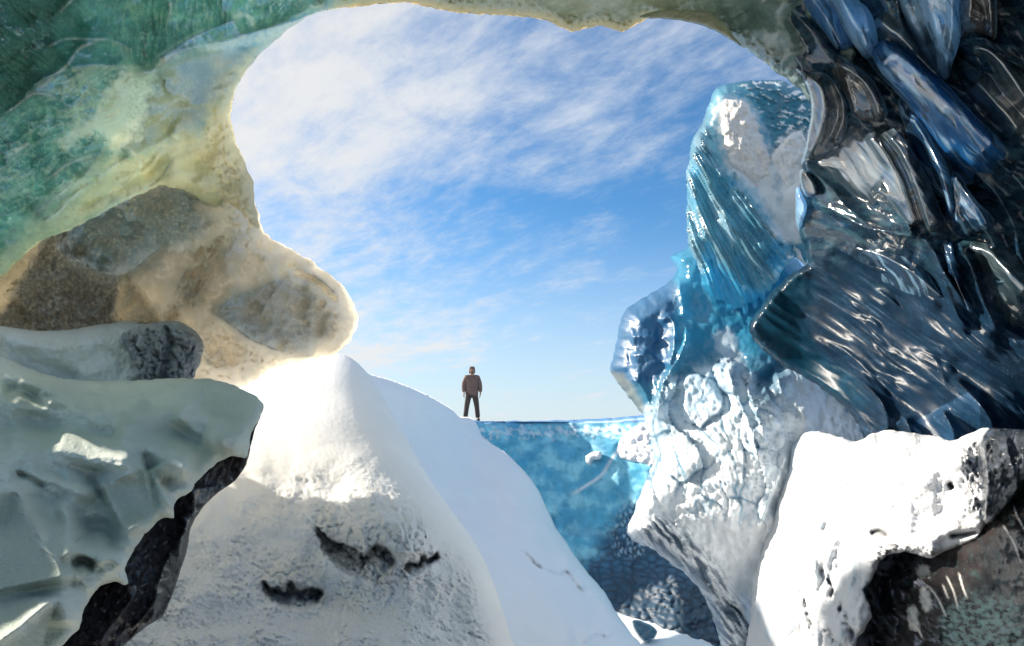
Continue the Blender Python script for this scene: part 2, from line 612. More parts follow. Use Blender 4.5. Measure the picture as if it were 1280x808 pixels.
# ------------------------------------------------------------------ glacier face in the back
def glacier_face():
    root = empty('glacier_face', world(700, 790, 19.5))
    tag(root, 'far blue glacier face with white flecks along its top edge, behind the snow slope', 'glacier face')
    g = Relief([(520, 527), (600, 526.5), (650, 526.5), (700, 525.5), (760, 523), (800, 519.5), (860, 514), (960, 512), (1000, 600), (990, 830), (850, 836), (640, 830), (560, 700)],
               [(540, 526, 22), (600, 526, 22), (700, 525, 23), (800, 520, 20), (950, 520, 17), (600, 600, 22), (700, 600, 22.6), (800, 590, 19.5), (760, 680, 20.5),
                (700, 760, 19.5), (850, 700, 18), (850, 800, 15.6), (760, 800, 16.5), (950, 700, 16), (600, 760, 20)], 2.0, (0.8, 14), 11)
    g.base(lin(88, 176, 210), 0.5, 0.12, 1.2)
    X, Y = g.x, g.y
    cloud = fbm(X / 26, Y / 22, 4, 3, 0.6)
    g.paint(sstep(-0.4, 0.7, cloud), lin(146, 216, 236))
    g.paint(sstep(0.15, 0.9, fbm(X / 60, Y / 40, 3, 9)) * 0.5, lin(44, 128, 172))
    # lower, older ice: scalloped and dark
    low = g.mask([(700, 720), (740, 700), (770, 650), (800, 640), (840, 690), (1000, 720), (1000, 850), (640, 850), (690, 760)], 16, 10, 30)
    g.paint(low, lin(56, 100, 132), 0.55, 0.0)
    f1, f2, cid = worley(*g.rot(8, 13, 8.5, 5, 40), seed=4)
    cup = sstep(0.05, 0.5, f2 - f1)
    g.h += low * (0.07 * cup + 0.07 * (cid - 0.5))
    g.paint(low * (1 - cup) * 0.6, lin(24, 48, 70))
    g.paint(g.mask([(760, 720), (860, 730), (1000, 740), (1000, 850), (740, 850), (750, 780)], 20, 10, 30) * 0.6, lin(30, 46, 60))
    f1, f2, cid = worley(*g.rot(75, 9, 5.5, 4, 30), seed=14)
    w2 = g.mask([(772, 640), (790, 625), (800, 660), (805, 690), (770, 690)], 5, 4, 10)
    g.h += w2 * 0.12 * sstep(0.05, 0.4, f2 - f1)
    g.paint(w2 * sstep(0.2, 0.5, f2 - f1) * 0.6, lin(170, 205, 225))
    g.h += 0.10 * fbm(X / 30, Y / 24, 4, 8)
    # flecks of rime below the rim
    fl = fbm(X / 9, Y / 6, 3, 21, 0.6) + 0.9 - np.abs(Y - 541 + (X - 600) * 0.01) / 12
    g.paint(sstep(0.55, 0.85, fl) * sstep(526, 533, Y) * 0.85, lin(205, 225, 238), 0.6, 0.1)
    g.h += 0.06 * sstep(0.5, 0.9, fl)
    top = sstep(531, 527, Y)
    g.paint(top, lin(90, 140, 190), 0.5, 0.0)
    g.edge(5, 0.7)
    cr = g.ridge([(712, 620), (735, 606), (752, 594), (764, 575), (774, 562), (782, 552)], 1.6, 1.6, 1, 'g', 0.12, raw=True)
    g.h += 0.04 * cr
    g.paint(np.clip(cr * 1.3, 0, 1), lin(225, 238, 245), 0.6)
    below = g.mask([(712, 622), (752, 596), (782, 554), (810, 600), (790, 650), (700, 720), (690, 660)], 5, 2)
    g.h -= 0.10 * below
    g.build('ice_face', M_BLUE, root, 3.0, 60)
    for pts, dep in (([(776, 572), (772, 556), (784, 540), (806, 526), (830, 520), (840, 560), (826, 585), (800, 580)], 18.6),
                     ([(732, 574), (737, 566), (744, 564), (752, 566), (750, 574), (742, 576), (738, 582)], 21.6)):
        p = Relief(pts, [(600, 570, 22.1), (776, 572, 20.25), (800, 520, 19.8), (800, 590, 19.35), (850, 560, 18.5), (740, 570, 21.3)], 1.6, (1.6, 9), 31)
        p.base(WHITE, 0.7, 0, 1)
        p.edge(6, 0.3)
        p.h += 0.12 * fbm(p.x / 9, p.y / 7, 3, 5)
        p.build('snow_patch', M_FAR, root, 0.6, 10)


glacier_face()

# ------------------------------------------------------------------ bright snow slope under the person
def snow_slope():
    s = Relief([(430, 455), (463, 468), (490, 476), (520, 487), (550, 503), (565, 512), (575, 521), (584, 521.5), (592, 524), (598, 533), (604, 546), (630, 565), (650, 583), (666, 602),
                (676, 618), (690, 650), (710, 682), (730, 710), (755, 740), (772, 768), (788, 790), (806, 812), (820, 850), (600, 880), (380, 860), (380, 600)],
               [(463, 468, 12.0), (520, 487, 15.0), (584, 523, 20.5), (604, 546, 20.3), (668, 604, 19), (700, 665, 17.5), (755, 740, 15.2), (800, 808, 13.2), (700, 808, 10.2), (600, 860, 8), (430, 620, 10.6),
                (540, 600, 14.6), (640, 700, 13.0), (400, 800, 8.5)], 2.0, (0.8, 25), 3)
    s.base((0.9, 0.905, 0.91), 0.6, 0, 0.5)
    s.edge(14, 0.9)
    s.h += 0.02 * ridged(*s.rot(62, 60, 9, 6, 60), 2, 14) * sstep(-0.2, 0.5, fbm(s.x / 80, s.y / 60, 2, 15))
    # fold running down from the crest below the person
    s.ridge([(584, 520), (566, 540), (548, 558), (530, 582), (522, 620)], 60, 26, 0.55, 'c', 0.12)
    s.ridge([(588, 528), (600, 560), (628, 600), (655, 650), (690, 700)], 34, 20, 0.30, 'g', 0.2)
    s.ridge([(520, 600), (560, 660), (610, 730), (640, 800)], 40, 46, -0.28, 'g', 0.2)
    s.h += 0.28 * fbm(*s.rot(58, 150, 48, 20, 120), 2, 6) + 0.10 * fbm(s.x / 70, s.y / 60, 3, 6)
    # wind lip with a shadowed crack under it
    lip = [(650, 682), (660, 692), (672, 704), (686, 711), (700, 716), (708, 712), (716, 722), (724, 732), (740, 744), (757, 755)]
    lw = np.clip(0.55 + 0.6 * fbm(s.x / 14, s.y / 14, 3, 61), 0, 1)
    s.h += s.ridge(lip, 14, 1.6, 1, 'c', 0.25, raw=True) * 0.16 * lw
    s.h -= s.ridge([(x - 1, y + 3) for x, y in lip], 1.5, 2.4, 1, 'g', 0.25, raw=True) * 0.16 * lw
    band = s.ridge([(x + 2, y - 7) for x, y in lip], 9, 8, 1, 'g', 0.15, raw=True)
    s.h += band * 0.05 * ridged(*s.rot(120, 11, 3), 2, 4)
    s.ridge([(728, 806), (736, 796), (752, 792), (762, 800)], 8, 3, 0.3, 'c', 0.2)
    s.h += 0.012 * fbm(s.x / 4, s.y / 4, 2, 9) + 0.02 * fbm(*s.rot(30, 16, 6, 4, 40), 3, 19) * sstep(-0.3, 0.4, fbm(s.x / 60, s.y / 60, 2, 20))
    o = s.build('snow_slope', M_FAR, None, 3.0, 120)
    tag(o, 'smooth bright white snow slope falling from the ridge where the person stands', 'snow slope')


snow_slope()

# ------------------------------------------------------------------ front snow mound with two hollows
def snow_mound():
    root = empty('snow_mound', world(420, 850, 5.0))
    tag(root, 'big rounded snow mound with two frosty hollows, right of the snow-capped boulder', 'snow mound')
    m = Relief([(230, 520), (270, 500), (300, 480), (330, 462), (370, 449), (400, 442.5), (425, 442), (445, 452), (463, 472), (482, 501), (501, 535), (521, 571), (545, 611), (571, 647),
                (600, 690), (622, 742), (640, 800), (655, 850), (400, 900), (80, 880), (60, 760), (150, 640)],
               [(300, 485, 9.4), (420, 443, 10.2), (455, 470, 9.6), (545, 611, 7.9), (640, 800, 5.4), (600, 690, 6.7), (420, 520, 8.5), (300, 600, 7.1), (420, 640, 6.8), (500, 650, 6.8),
                (400, 740, 6.1), (250, 720, 5.7), (200, 800, 4.8), (400, 808, 4.9), (560, 760, 5.8), (520, 808, 4.9), (150, 650, 6.4)], 1.8, (0.6, 20), 5)
    m.base((0.92, 0.92, 0.905), 0.65, 0, 1.0)
    m.edge(46, 0.9)
    # snout over the hollows
    m.bump(470, 650, 70, 62, 30, 0.40)
    m.bump(520, 650, 45, 60, 20, 0.18)
    # hollows: undercut below a sharp lip
    hol1 = m.mask([(396, 660), (404, 664), (416, 676), (432, 680), (446, 686), (456, 694), (462, 688), (468, 680), (480, 684), (490, 694), (496, 708), (492, 722), (478, 728), (458, 722), (440, 714), (422, 707), (408, 692)], 3.0, 3, 7)
    hol2 = m.mask([(503, 712), (512, 702), (520, 705), (528, 694), (536, 699), (542, 690), (548, 697), (536, 706), (520, 716), (508, 720)], 2.2, 1.5, 5)
    hol3 = m.mask([(329, 726), (340, 736), (348, 734), (356, 742), (362, 726), (370, 738), (388, 736), (402, 738), (408, 748), (392, 757), (370, 759), (350, 756), (336, 748)], 3.0, 2, 6)
    lipd = lambda pts, wr: m.ridge(pts, 1.6, wr, 1, 'g', 0.06, raw=True)
    cave = np.maximum(np.maximum(hol1 * lipd([(394, 656), (404, 666), (416, 676), (432, 681), (446, 687), (456, 694), (462, 688), (470, 681), (482, 685), (492, 694), (502, 704)], 22), hol2 * lipd([(502, 713), (512, 702), (520, 705), (528, 694), (536, 699), (549, 690)], 10)),
                      hol3 * lipd([(327, 724), (340, 736), (348, 733), (356, 741), (362, 727), (372, 738), (388, 735), (408, 742)], 17))
    m.h -= 0.62 * cave
    m.ridge([(392, 656), (406, 664), (432, 678), (455, 690), (462, 684), (480, 680), (500, 692), (524, 690), (546, 690)], 26, 3, 0.16, 'c', 0.1)
    m.ridge([(448, 650), (455, 672), (458, 694)], 5, 5, 0.12, 'c', 0.2)
    m.ridge([(326, 722), (340, 732), (362, 726), (386, 732), (404, 738)], 18, 3, 0.12, 'c', 0.12)
    m.ridge([(400, 680), (424, 711), (456, 726), (480, 732)], 4, 14, 0.13, 'c', 0.2)
    m.ridge([(494, 728), (518, 721), (548, 702)], 4, 14, 0.13, 'c', 0.2)
    m.ridge([(330, 750), (352, 762), (380, 764), (410, 754)], 4, 14, 0.10, 'c', 0.2)
    m.bump(385, 722, 26, 16, -10, 0.12)
    # shallow swells
    m.h += 0.13 * sstep(520, 640, m.y) * fbm(m.x / 90, m.y / 70, 3, 12)
    m.ridge([(420, 790), (470, 800), (540, 806)], 20, 30, 0.10)
    m.bump(330, 800, 60, 20, 5, 0.12)
    # wind-plastered rime: small overlapping tongues that run down the slope
    rim = sstep(0, 40, m.s) * sstep(575, 720, m.y + 0.35 * (m.x - 330) + 30 * fbm(m.x / 50, m.y / 50, 2, 91))
    m.grain = 0.12 + 0.88 * rim
    quiet = 0.25 + 0.75 * sstep(-0.5, 0.5, fbm(m.x / 60, m.y / 50, 3, 44))
    t1, t2, ci = worley(*m.rot(28, 11.5, 5.2, 3.2, 14), seed=8)
    t3, t4, cj = worley(*m.rot(20, 6.5, 3.6, 2.5, 10), seed=18)
    tongue = np.clip(1 - t1 / 0.62, 0, 1) ** 0.8
    m.h += rim * quiet * (0.048 * tongue + 0.03 * ci + 0.026 * np.clip(1 - t3 / 0.6, 0, 1)) 
    m.h += (0.003 + 0.014 * rim) * fbm(m.x / 5, m.y / 4, 3, 2)
    # icicle-like rime hanging in the hollows
    hang = m.mask([(500, 650), (530, 645), (548, 690), (530, 704), (505, 704)], 8)
    m.h += hang * 0.06 * ridged(*m.rot(80, 30, 5.0, 2, 20), 2, 6)
    hol = np.maximum(np.maximum(hol1, hol3), hol2)
    b1, b2, cb = worley(*m.rot(15, 8.5, 7.5, 3, 9), seed=3)
    m.h += hol * (0.13 * np.sqrt(np.clip(1 - (b1 / 0.66) ** 2, 0, 1)) + 0.10 * cb)
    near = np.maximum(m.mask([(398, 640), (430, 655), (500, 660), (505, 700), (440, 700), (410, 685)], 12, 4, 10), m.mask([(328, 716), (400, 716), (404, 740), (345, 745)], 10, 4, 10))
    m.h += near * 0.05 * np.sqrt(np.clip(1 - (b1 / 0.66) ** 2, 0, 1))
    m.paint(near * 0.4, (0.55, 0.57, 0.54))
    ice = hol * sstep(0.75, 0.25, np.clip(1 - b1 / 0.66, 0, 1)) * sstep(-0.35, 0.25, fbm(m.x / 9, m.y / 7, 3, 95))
    m.paint(hol * 0.35, (0.56, 0.58, 0.56), 0.5)  # recess shade painted into the hollows, over grey rime and dark ice
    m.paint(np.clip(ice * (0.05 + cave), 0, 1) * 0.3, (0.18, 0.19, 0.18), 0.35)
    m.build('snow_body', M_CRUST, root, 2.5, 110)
    # frost tongue hanging below the big hollow
    f = Relief([(455, 708), (470, 703), (490, 706), (502, 716), (501, 734), (496, 751), (488, 752), (476, 742), (474, 728), (462, 718)],
               [(450, 700, 6.1), (500, 700, 6.1), (500, 760, 5.7), (450, 760, 5.7)], 1.4, (1.5, 6), 6)
    f.base((0.80, 0.81, 0.79), 0.65)
    f.edge(9, 0.12)
    c1, c2, _ = worley(*f.rot(40, 6, 5, 2, 9), seed=9)
    f.h += 0.035 * np.sqrt(np.clip(1 - (c1 / 0.62) ** 2, 0, 1)) + 0.03 * fbm(f.x / 5, f.y / 5, 3, 4)
    f.build('frost_tongue', M_CRUST, root, 0.2, 12)


snow_mound()

# ------------------------------------------------------------------ snow shelf in the left background of the boulder
def snow_shelf():
    root = empty('snow_shelf', world(80, 560, 5.0))
    tag(root, 'low snow shelf with a rough grey frosted end, behind the snow-capped boulder', 'snow shelf')
    s = Relief([(-200, 385), (-40, 404), (0, 408), (30, 412), (60, 414), (100, 410), (150, 402), (185, 400), (205, 401), (215, 410), (215, 480), (180, 500), (60, 560), (-200, 620)],
               [(-60, 400, 4.7), (60, 414, 5.1), (200, 400, 5.7), (180, 480, 5.35), (60, 480, 4.95), (-60, 480, 4.4), (-60, 600, 4.0), (100, 540, 5.0)], 2.0, (0.7, 25), 4)
    s.base((0.70, 0.74, 0.70), 0.6, 0, 0.8)
    s.edge(26, 0.5)
    s.ridge([(-10, 432), (30, 450), (70, 470), (100, 482)], 20, 14, -0.12, 'g', 0.1)
    s.h += 0.05 * fbm(s.x / 60, s.y / 30, 3, 5)
    rr = s.mask([(120, 420), (150, 405), (215, 396), (220, 490), (150, 480)], 18)
    s.h += rr * 0.022 * ridged(*s.rot(-8, 16, 4.2, 3, 18), 2, 3)
    s.h += 0.008 * fbm(s.x / 4, s.y / 4, 2, 8)
    s.build('snow_top', M_CRUST, root, 1.2, 40)
    f = Relief([(150, 421), (170, 410), (192, 404), (210, 401.5), (226, 403), (240, 410), (249, 419), (254, 433), (252, 448), (247, 462), (242, 474), (230, 482), (180, 484), (172, 470), (160, 440)],
               [(150, 420, 5.35), (250, 420, 5.7), (250, 480, 5.5), (180, 480, 5.25), (205, 440, 5.25)], 1.5, (1.6, 9), 5)
    f.base((0.30, 0.33, 0.36), 0.6, 0, 1.3)
    f.edge(20, 0.35)
    c1, c2, ci = worley(*f.rot(70, 17, 11, 4, 14), seed=12)
    d1, d2, cj = worley(*f.rot(20, 6.5, 5, 3, 9), seed=15)
    f.h += 0.10 * np.sqrt(np.clip(1 - (c1 / 0.7) ** 2, 0, 1)) + 0.06 * ci
    f.h += 0.04 * np.sqrt(np.clip(1 - (d1 / 0.62) ** 2, 0, 1))
    f.h += 0.035 * fbm(f.x / 5, f.y / 5, 3, 4)
    f.ridge([(206, 404), (212, 425), (208, 450), (200, 482)], 5, 5, -0.14, 'g', 0.1)
    f.paint(sstep(0.1, 0.6, fbm(f.x / 8, f.y / 6, 3, 6)) * 0.6, (0.55, 0.58, 0.60))
    f.paint(sstep(428, 402, f.y) * 0.6, (0.60, 0.64, 0.63))
    f.build('frost_face', M_CRUST, root, 0.6, 25)


snow_shelf()

# ------------------------------------------------------------------ snow-capped boulder in the left foreground
def boulder():
    root = empty('snow_capped_boulder', world(60, 850, 2.6))
    tag(root, 'boulder of dark ice capped with rippled greenish snow in the left foreground', 'ice boulder')
    D = [(-60, 440, 4.2), (60, 470, 4.9), (160, 476, 5.0), (250, 474, 5.0), (328, 506, 4.9), (308, 566, 4.35), (240, 620, 3.8), (180, 670, 3.35), (100, 640, 3.5), (0, 560, 3.75), (0, 640, 3.15), (160, 740, 2.95),
         (100, 780, 2.75), (40, 740, 2.7), (0, 808, 2.35), (80, 808, 2.55), (180, 560, 4.15), (-60, 700, 2.6), (-60, 860, 2.2)]
    c = Relief([(-230, 400), (-40, 436), (0, 446), (40, 462), (80, 473.5), (140, 476), (200, 474), (240, 473), (270, 475), (292, 482), (315, 493), (329, 505), (327, 518), (318, 535), (312, 550), (311, 563), (307, 572),
                (290, 570), (270, 580), (254, 594), (243, 606), (240, 614), (226, 622), (217, 632), (218, 643), (218, 648), (210, 648), (202, 648), (190, 660), (179, 670), (168, 688), (157, 710), (160, 730), (156, 731), (142, 728), (128, 732), (114, 746), (104, 766), (99, 786),
                (84, 800), (60, 830), (40, 880), (-230, 880)], D, 1.7, (1.2, 10), 6)
    c.base(SNOWG, 0.7, 0, 1.0)
    c.edge(12, 0.16)
    rg = lambda pts, wl, wr, h, prof, tp: c.ridge(pts, wl * (1.5 if prof == 'c' else 1.15), wr * 1.1, h * (1.55 if prof == 'c' else 2.1), prof, tp)
    # soft drifts across the top
    rg([(-20, 520), (40, 505), (100, 522), (150, 530), (200, 520), (260, 505)], 26, 18, 0.13, 'g', 0.15)
    rg([(0, 556), (60, 562), (120, 574), (170, 582), (186, 586)], 20, 15, 0.14, 'g', 0.15)
    rg([(140, 540), (180, 556), (210, 575), (245, 588)], 18, 12, 0.13, 'g', 0.15)
    rg([(215, 512), (245, 535), (275, 552), (305, 565)], 16, 10, 0.14, 'g', 0.15)
    rg([(230, 508), (240, 530), (262, 545)], 12, 18, -0.10, 'g', 0.2)
    rg([(270, 552), (292, 545), (312, 540)], 7, 9, 0.10, 'c', 0.2)
    rg([(0, 492), (24, 488), (46, 498), (66, 505)], 9, 7, -0.10, 'g', 0.2)
    rg([(48, 490), (56, 500), (70, 506)], 4, 5, 0.06, 'g', 0.2)
    rg([(20, 475), (50, 486), (70, 492)], 6, 6, 0.06, 'g', 0.2)
    rg([(-10, 470), (40, 482), (90, 500), (140, 508), (190, 500)], 16, 24, 0.1, 'g', 0.2)
    rg([(60, 545), (110, 556), (150, 566), (176, 580)], 12, 18, 0.09, 'g', 0.2)
    rg([(-20, 590), (20, 580), (60, 588), (96, 606), (120, 628)], 14, 20, 0.1, 'g', 0.2)
    rg([(205, 560), (228, 580), (240, 600)], 10, 10, 0.08, 'g', 0.2)
    rg([(150, 690), (160, 665), (182, 650)], 9, 9, 0.07, 'g', 0.2)
    # the pointed flake above the middle dark facet
    rg([(122, 612), (150, 598), (172, 589), (186, 585)], 8, 34, 0.17, 'c', 0.12)
    rg([(186, 585), (197, 606), (208, 628), (222, 643)], 26, 11, 0.16, 'c', 0.10)
    rg([(200, 598), (215, 620), (219, 632)], 12, 5, -0.06, 'g', 0.2)
    # big facet at the left edge and the one below it
    rg([(-30, 632), (0, 620), (20, 616), (32, 640), (50, 674), (72, 706), (79, 734)], 13, 46, 0.22, 'c', 0.08)
    rg([(-10, 808), (24, 784), (58, 756), (76, 752), (84, 788)], 12, 26, 0.20, 'c', 0.10)
    rg([(72, 620), (86, 652), (84, 684), (100, 690)], 10, 10, 0.07, 'g', 0.2)
    rg([(100, 668), (120, 660), (140, 668), (150, 690)], 14, 9, -0.09, 'g', 0.2)
    rg([(72, 700), (90, 690), (118, 700), (128, 712)], 5, 16, 0.10, 'c', 0.2)
    rg([(85, 706), (104, 700), (122, 708)], 5, 10, -0.08, 'g', 0.2)
    rg([(120, 704), (140, 700), (152, 712)], 5, 6, 0.07, 'c', 0.2)
    rg([(20, 590), (50, 600), (90, 610), (120, 630)], 10, 14, 0.08, 'c', 0.2)
    rg([(16, 590), (40, 598), (60, 610)], 3, 5, -0.05, 'g', 0.2)
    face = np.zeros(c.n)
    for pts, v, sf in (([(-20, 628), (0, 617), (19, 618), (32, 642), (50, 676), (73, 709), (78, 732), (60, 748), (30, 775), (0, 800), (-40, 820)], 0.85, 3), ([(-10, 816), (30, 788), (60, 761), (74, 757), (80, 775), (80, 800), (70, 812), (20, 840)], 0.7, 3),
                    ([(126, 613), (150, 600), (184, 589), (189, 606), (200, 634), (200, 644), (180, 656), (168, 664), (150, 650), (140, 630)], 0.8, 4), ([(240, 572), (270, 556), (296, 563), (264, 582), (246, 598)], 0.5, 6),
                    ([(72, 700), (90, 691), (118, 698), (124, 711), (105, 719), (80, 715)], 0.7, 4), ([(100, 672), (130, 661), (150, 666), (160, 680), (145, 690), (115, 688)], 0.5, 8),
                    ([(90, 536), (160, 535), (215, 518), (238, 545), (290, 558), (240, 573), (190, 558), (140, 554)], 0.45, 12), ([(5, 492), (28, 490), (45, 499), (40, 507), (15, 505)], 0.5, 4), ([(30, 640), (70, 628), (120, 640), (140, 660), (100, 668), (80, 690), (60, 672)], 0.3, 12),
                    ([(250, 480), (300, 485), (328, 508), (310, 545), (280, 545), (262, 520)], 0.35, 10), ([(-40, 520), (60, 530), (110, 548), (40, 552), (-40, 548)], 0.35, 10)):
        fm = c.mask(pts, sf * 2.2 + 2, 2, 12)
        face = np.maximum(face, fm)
        c.paint(fm * v * 0.7, (0.25, 0.33, 0.25), 0.65)  # shade of the steep faces painted into the snow colour
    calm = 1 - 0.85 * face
    c.h += 0.06 * calm * fbm(*c.rot(20, 70, 26, 8, 50), 3, 14)
    c.h += 0.010 * calm * fbm(c.x / 14, c.y / 9, 3, 15)
    c.h += 0.004 * calm * ridged(*c.rot(25, 9, 3.6, 2, 20), 2, 17)
    c.h += 0.0035 * fbm(c.x / 3.5, c.y / 3.5, 2, 18) + 0.016 * ridged(*c.rot(14, 60, 15, 10, 60), 2, 19, 0.4) * calm
    c.paint(sstep(0.0, 0.8, fbm(c.x / 50, c.y / 30, 3, 29)) * 0.35, (0.50, 0.60, 0.50))
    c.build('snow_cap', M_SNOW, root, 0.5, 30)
    # the bare dark ice under the cap: three facets with sharp edges between them
    s = Relief([(318, 530), (326, 518), (322, 530), (316, 548), (313, 562), (308, 580), (300, 594), (289, 605), (273, 616), (259, 629), (248, 642), (240, 656), (236, 674), (232, 693), (222, 725), (213, 750), (204, 770),
                (192, 778), (180, 786), (163, 800), (150, 815), (120, 880), (40, 880), (75, 790), (100, 760), (130, 720), (150, 700), (185, 650), (215, 625), (240, 595), (280, 565)],
               [(x, y, d + 0.30) for x, y, d in D] + [(290, 605, 4.72), (240, 655, 4.28), (232, 693, 4.05), (204, 770, 3.6), (150, 815, 3.2)], 1.6, (0.8, 12), 7)
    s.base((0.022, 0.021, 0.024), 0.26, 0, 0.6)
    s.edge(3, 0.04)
    r2 = s.ridge
    r2([(226, 640), (232, 660), (214, 690), (200, 720), (192, 760), (186, 790)], 20, 9, 0.16, 'c', 0.06)
    r2([(240, 606), (241, 640), (226, 670), (222, 700)], 16, 8, 0.12, 'c', 0.06)
    r2([(160, 730), (162, 750), (140, 780), (120, 808)], 22, 9, 0.14, 'c', 0.06)
    r2([(205, 735), (180, 770), (160, 790)], 6, 6, 0.07, 'c', 0.1)
    s.h += 0.03 * fbm(*s.rot(118, 60, 12, 6, 40), 3, 4) + 0.006 * ridged(*s.rot(115, 30, 4, 3, 20), 2, 6)
    s.h += 0.02 * fbm(s.x / 12, s.y / 12, 3, 7)
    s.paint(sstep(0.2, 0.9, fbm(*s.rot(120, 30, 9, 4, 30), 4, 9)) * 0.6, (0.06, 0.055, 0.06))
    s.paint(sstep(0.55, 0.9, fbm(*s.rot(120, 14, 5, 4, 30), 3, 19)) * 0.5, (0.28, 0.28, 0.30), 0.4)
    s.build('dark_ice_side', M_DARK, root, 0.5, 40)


boulder()

# ------------------------------------------------------------------ left ice wall ending in a rounded snout
def snout():
    n = Relief([(-90, 260), (0, 240), (150, 200), (250, 180), (300, 215), (322, 262), (329, 290), (345, 301), (372, 316), (400, 334), (425, 354), (438, 372), (447, 394), (447, 408), (440, 421), (430, 434), (418, 443), (398, 447), (370, 453), (330, 467), (300, 486), (260, 500), (200, 540), (-90, 560)],
               [(-60, 300, 4.9), (-60, 420, 5.0), (60, 350, 5.6), (120, 300, 5.7), (150, 380, 5.9), (230, 300, 6.0), (320, 290, 6.3), (300, 400, 6.25), (400, 340, 6.8), (445, 400, 7.4), (380, 400, 6.6), (330, 470, 6.9), (230, 460, 6.6), (60, 460, 6.0)], 1.8, (2.2, 12), 8)
    X, Y = n.x, n.y
    n.base(lin(222, 219, 211), 0.32, 0.32, 0.3)
    n.edge(40, 0.9)
    # blue-brown bare ice in the recess under the green flap
    n.paint(n.mask([(50, 300), (130, 250), (230, 230), (260, 270), (240, 300), (170, 330), (110, 340)], 18, 8, 30), lin(128, 152, 156), 0.35, 0.2)
    n.h -= 0.25 * n.mask([(-80, 300), (60, 290), (200, 230), (240, 260), (160, 340), (150, 420), (-80, 430)], 40)
    # frost-speckled dark recess
    rec = n.mask([(-20, 410), (10, 370), (40, 320), (80, 292), (105, 320), (140, 344), (158, 345), (150, 380), (145, 420)], 10, 8, 20)
    n.h -= 0.25 * rec
    n.paint(rec, lin(165, 166, 162), 0.6, 0.05)
    sp = fbm(X / 5, Y / 5, 4, 41, 0.7)
    n.paint(rec * sstep(-0.2, 0.5, sp) * 0.7, lin(225, 223, 216), 0.7)
    n.h += rec * 0.04 * sp
    # pale facets
    for pts in ([(150, 345), (160, 342), (168, 360), (190, 390), (196, 402), (150, 404), (143, 398), (148, 370)], [(212, 386), (217, 384), (224, 400), (208, 402)]):
        k = n.mask(pts, 5, 3, 9)
        n.paint(k, lin(205, 190, 160), 0.6, 0.35)
        n.h += 0.22 * k
    n.paint(n.mask([(-30, 400), (-20, 350), (20, 320), (50, 296), (30, 340), (10, 370), (0, 390)], 8, 4, 12), lin(215, 205, 175), 0.5, 0.4)
    n.ridge([(158, 342), (164, 348), (180, 366), (192, 384)], 12, 5, -0.2, 'c', 0.15)
    n.ridge([(60, 300), (100, 330), (140, 344), (160, 342), (190, 318), (214, 304)], 30, 7, 0.65, 'c', 0.12)
    # fluted band
    fl = n.mask([(236, 320), (285, 288), (296, 300), (270, 345), (250, 382), (222, 384)], 12)
    n.h += fl * 0.14 * ridged(*n.rot(122, 60, 8.0, 3, 40), 2, 6)
    n.paint(fl * 0.6, lin(175, 160, 130))
    n.ridge([(322, 262), (290, 300), (258, 330), (226, 370), (212, 392)], 26, 30, 0.34, 'g', 0.15)
    # overhanging nose plate
    plate = n.mask([(262, 388), (290, 372), (330, 356), (372, 340), (400, 345), (425, 375), (432, 410), (410, 434), (360, 438), (320, 420), (290, 405)], 8, 3, 14)
    n.paint(plate * 0.8, lin(160, 162, 155), 0.3, 0.15)
    n.ridge([(262, 388), (285, 404), (312, 424), (350, 440), (395, 446)], 34, 3, 0.85, 'c', 0.08)
    n.ridge([(262, 387), (296, 370), (330, 357), (372, 342)], 4, 24, 0.24, 'c', 0.12)
    n.ridge([(322, 400), (332, 380), (345, 362), (362, 350)], 4, 4, 0.07, 'c', 0.2)
    # split along the top of the snout
    n.ridge([(364, 340), (384, 346), (400, 358), (416, 372), (424, 378)], 3.5, 3.5, -0.30, 'g', 0.15)
    n.ridge([(364, 336), (384, 341), (404, 353), (422, 370)], 9, 3, 0.16, 'c', 0.15)
    # rime clumps, with their cream backlit highlights painted into the colour
    for pts, a in (([(265, 396), (285, 400), (330, 425), (370, 448), (330, 470), (262, 470)], 0.16), ([(352, 332), (368, 330), (380, 345), (372, 356), (356, 350)], 0.14),
                   ([(392, 356), (430, 370), (450, 400), (436, 430), (410, 440), (415, 405), (398, 380)], 0.13), ([(300, 200), (330, 262), (345, 300), (310, 310), (275, 300), (280, 240)], 0.12)):
        k = n.mask(pts, 9, 4, 12)
        b1, b2, ci = worley(*n.rot(30, 10, 7, 3, 14), seed=int(pts[0][0]))
        n.h += k * a * (np.sqrt(np.clip(1 - (b1 / 0.7) ** 2, 0, 1)) * 0.7 + 0.5 * ci) + k * 0.03 * fbm(X / 5, Y / 5, 3, 8)
        n.paint(k * 0.8, lin(246, 240, 228), 0.6, 0.35)
    rimw = sstep(30, 4, n.s) * sstep(300, 330, X)
    n.paint(rimw * 0.7, lin(250, 244, 232), 0.6, 0.5)  # backlit glow of the snout's edge painted as a cream band
    n.h += 0.22 * fbm(X / 44, Y / 36, 3, 3) + 0.04 * fbm(X / 12, Y / 12, 3, 13) + 0.012 * fbm(X / 4.5, Y / 4.5, 3, 23)
    n.paint(sstep(0.35, 0.6, fbm(X / 3.2, Y / 3.2, 3, 123)) * 0.45, lin(240, 232, 214))
    n.paint(sstep(0.15, 0.5, ridged(*n.rot(128, 40, 9, 5, 40), 3, 125) - 1.15) * 0.4, lin(232, 222, 200))
    n.paint(sstep(0.1, 0.8, fbm(X / 34, Y / 24, 4, 33)) * 0.3, lin(165, 168, 163))
    o = n.build('ice_snout', M_AMBER, None, 0.7, 60)
    tag(o, 'rounded brownish ice snout jutting into the cave opening above the snow mound', 'ice wall')


snout()

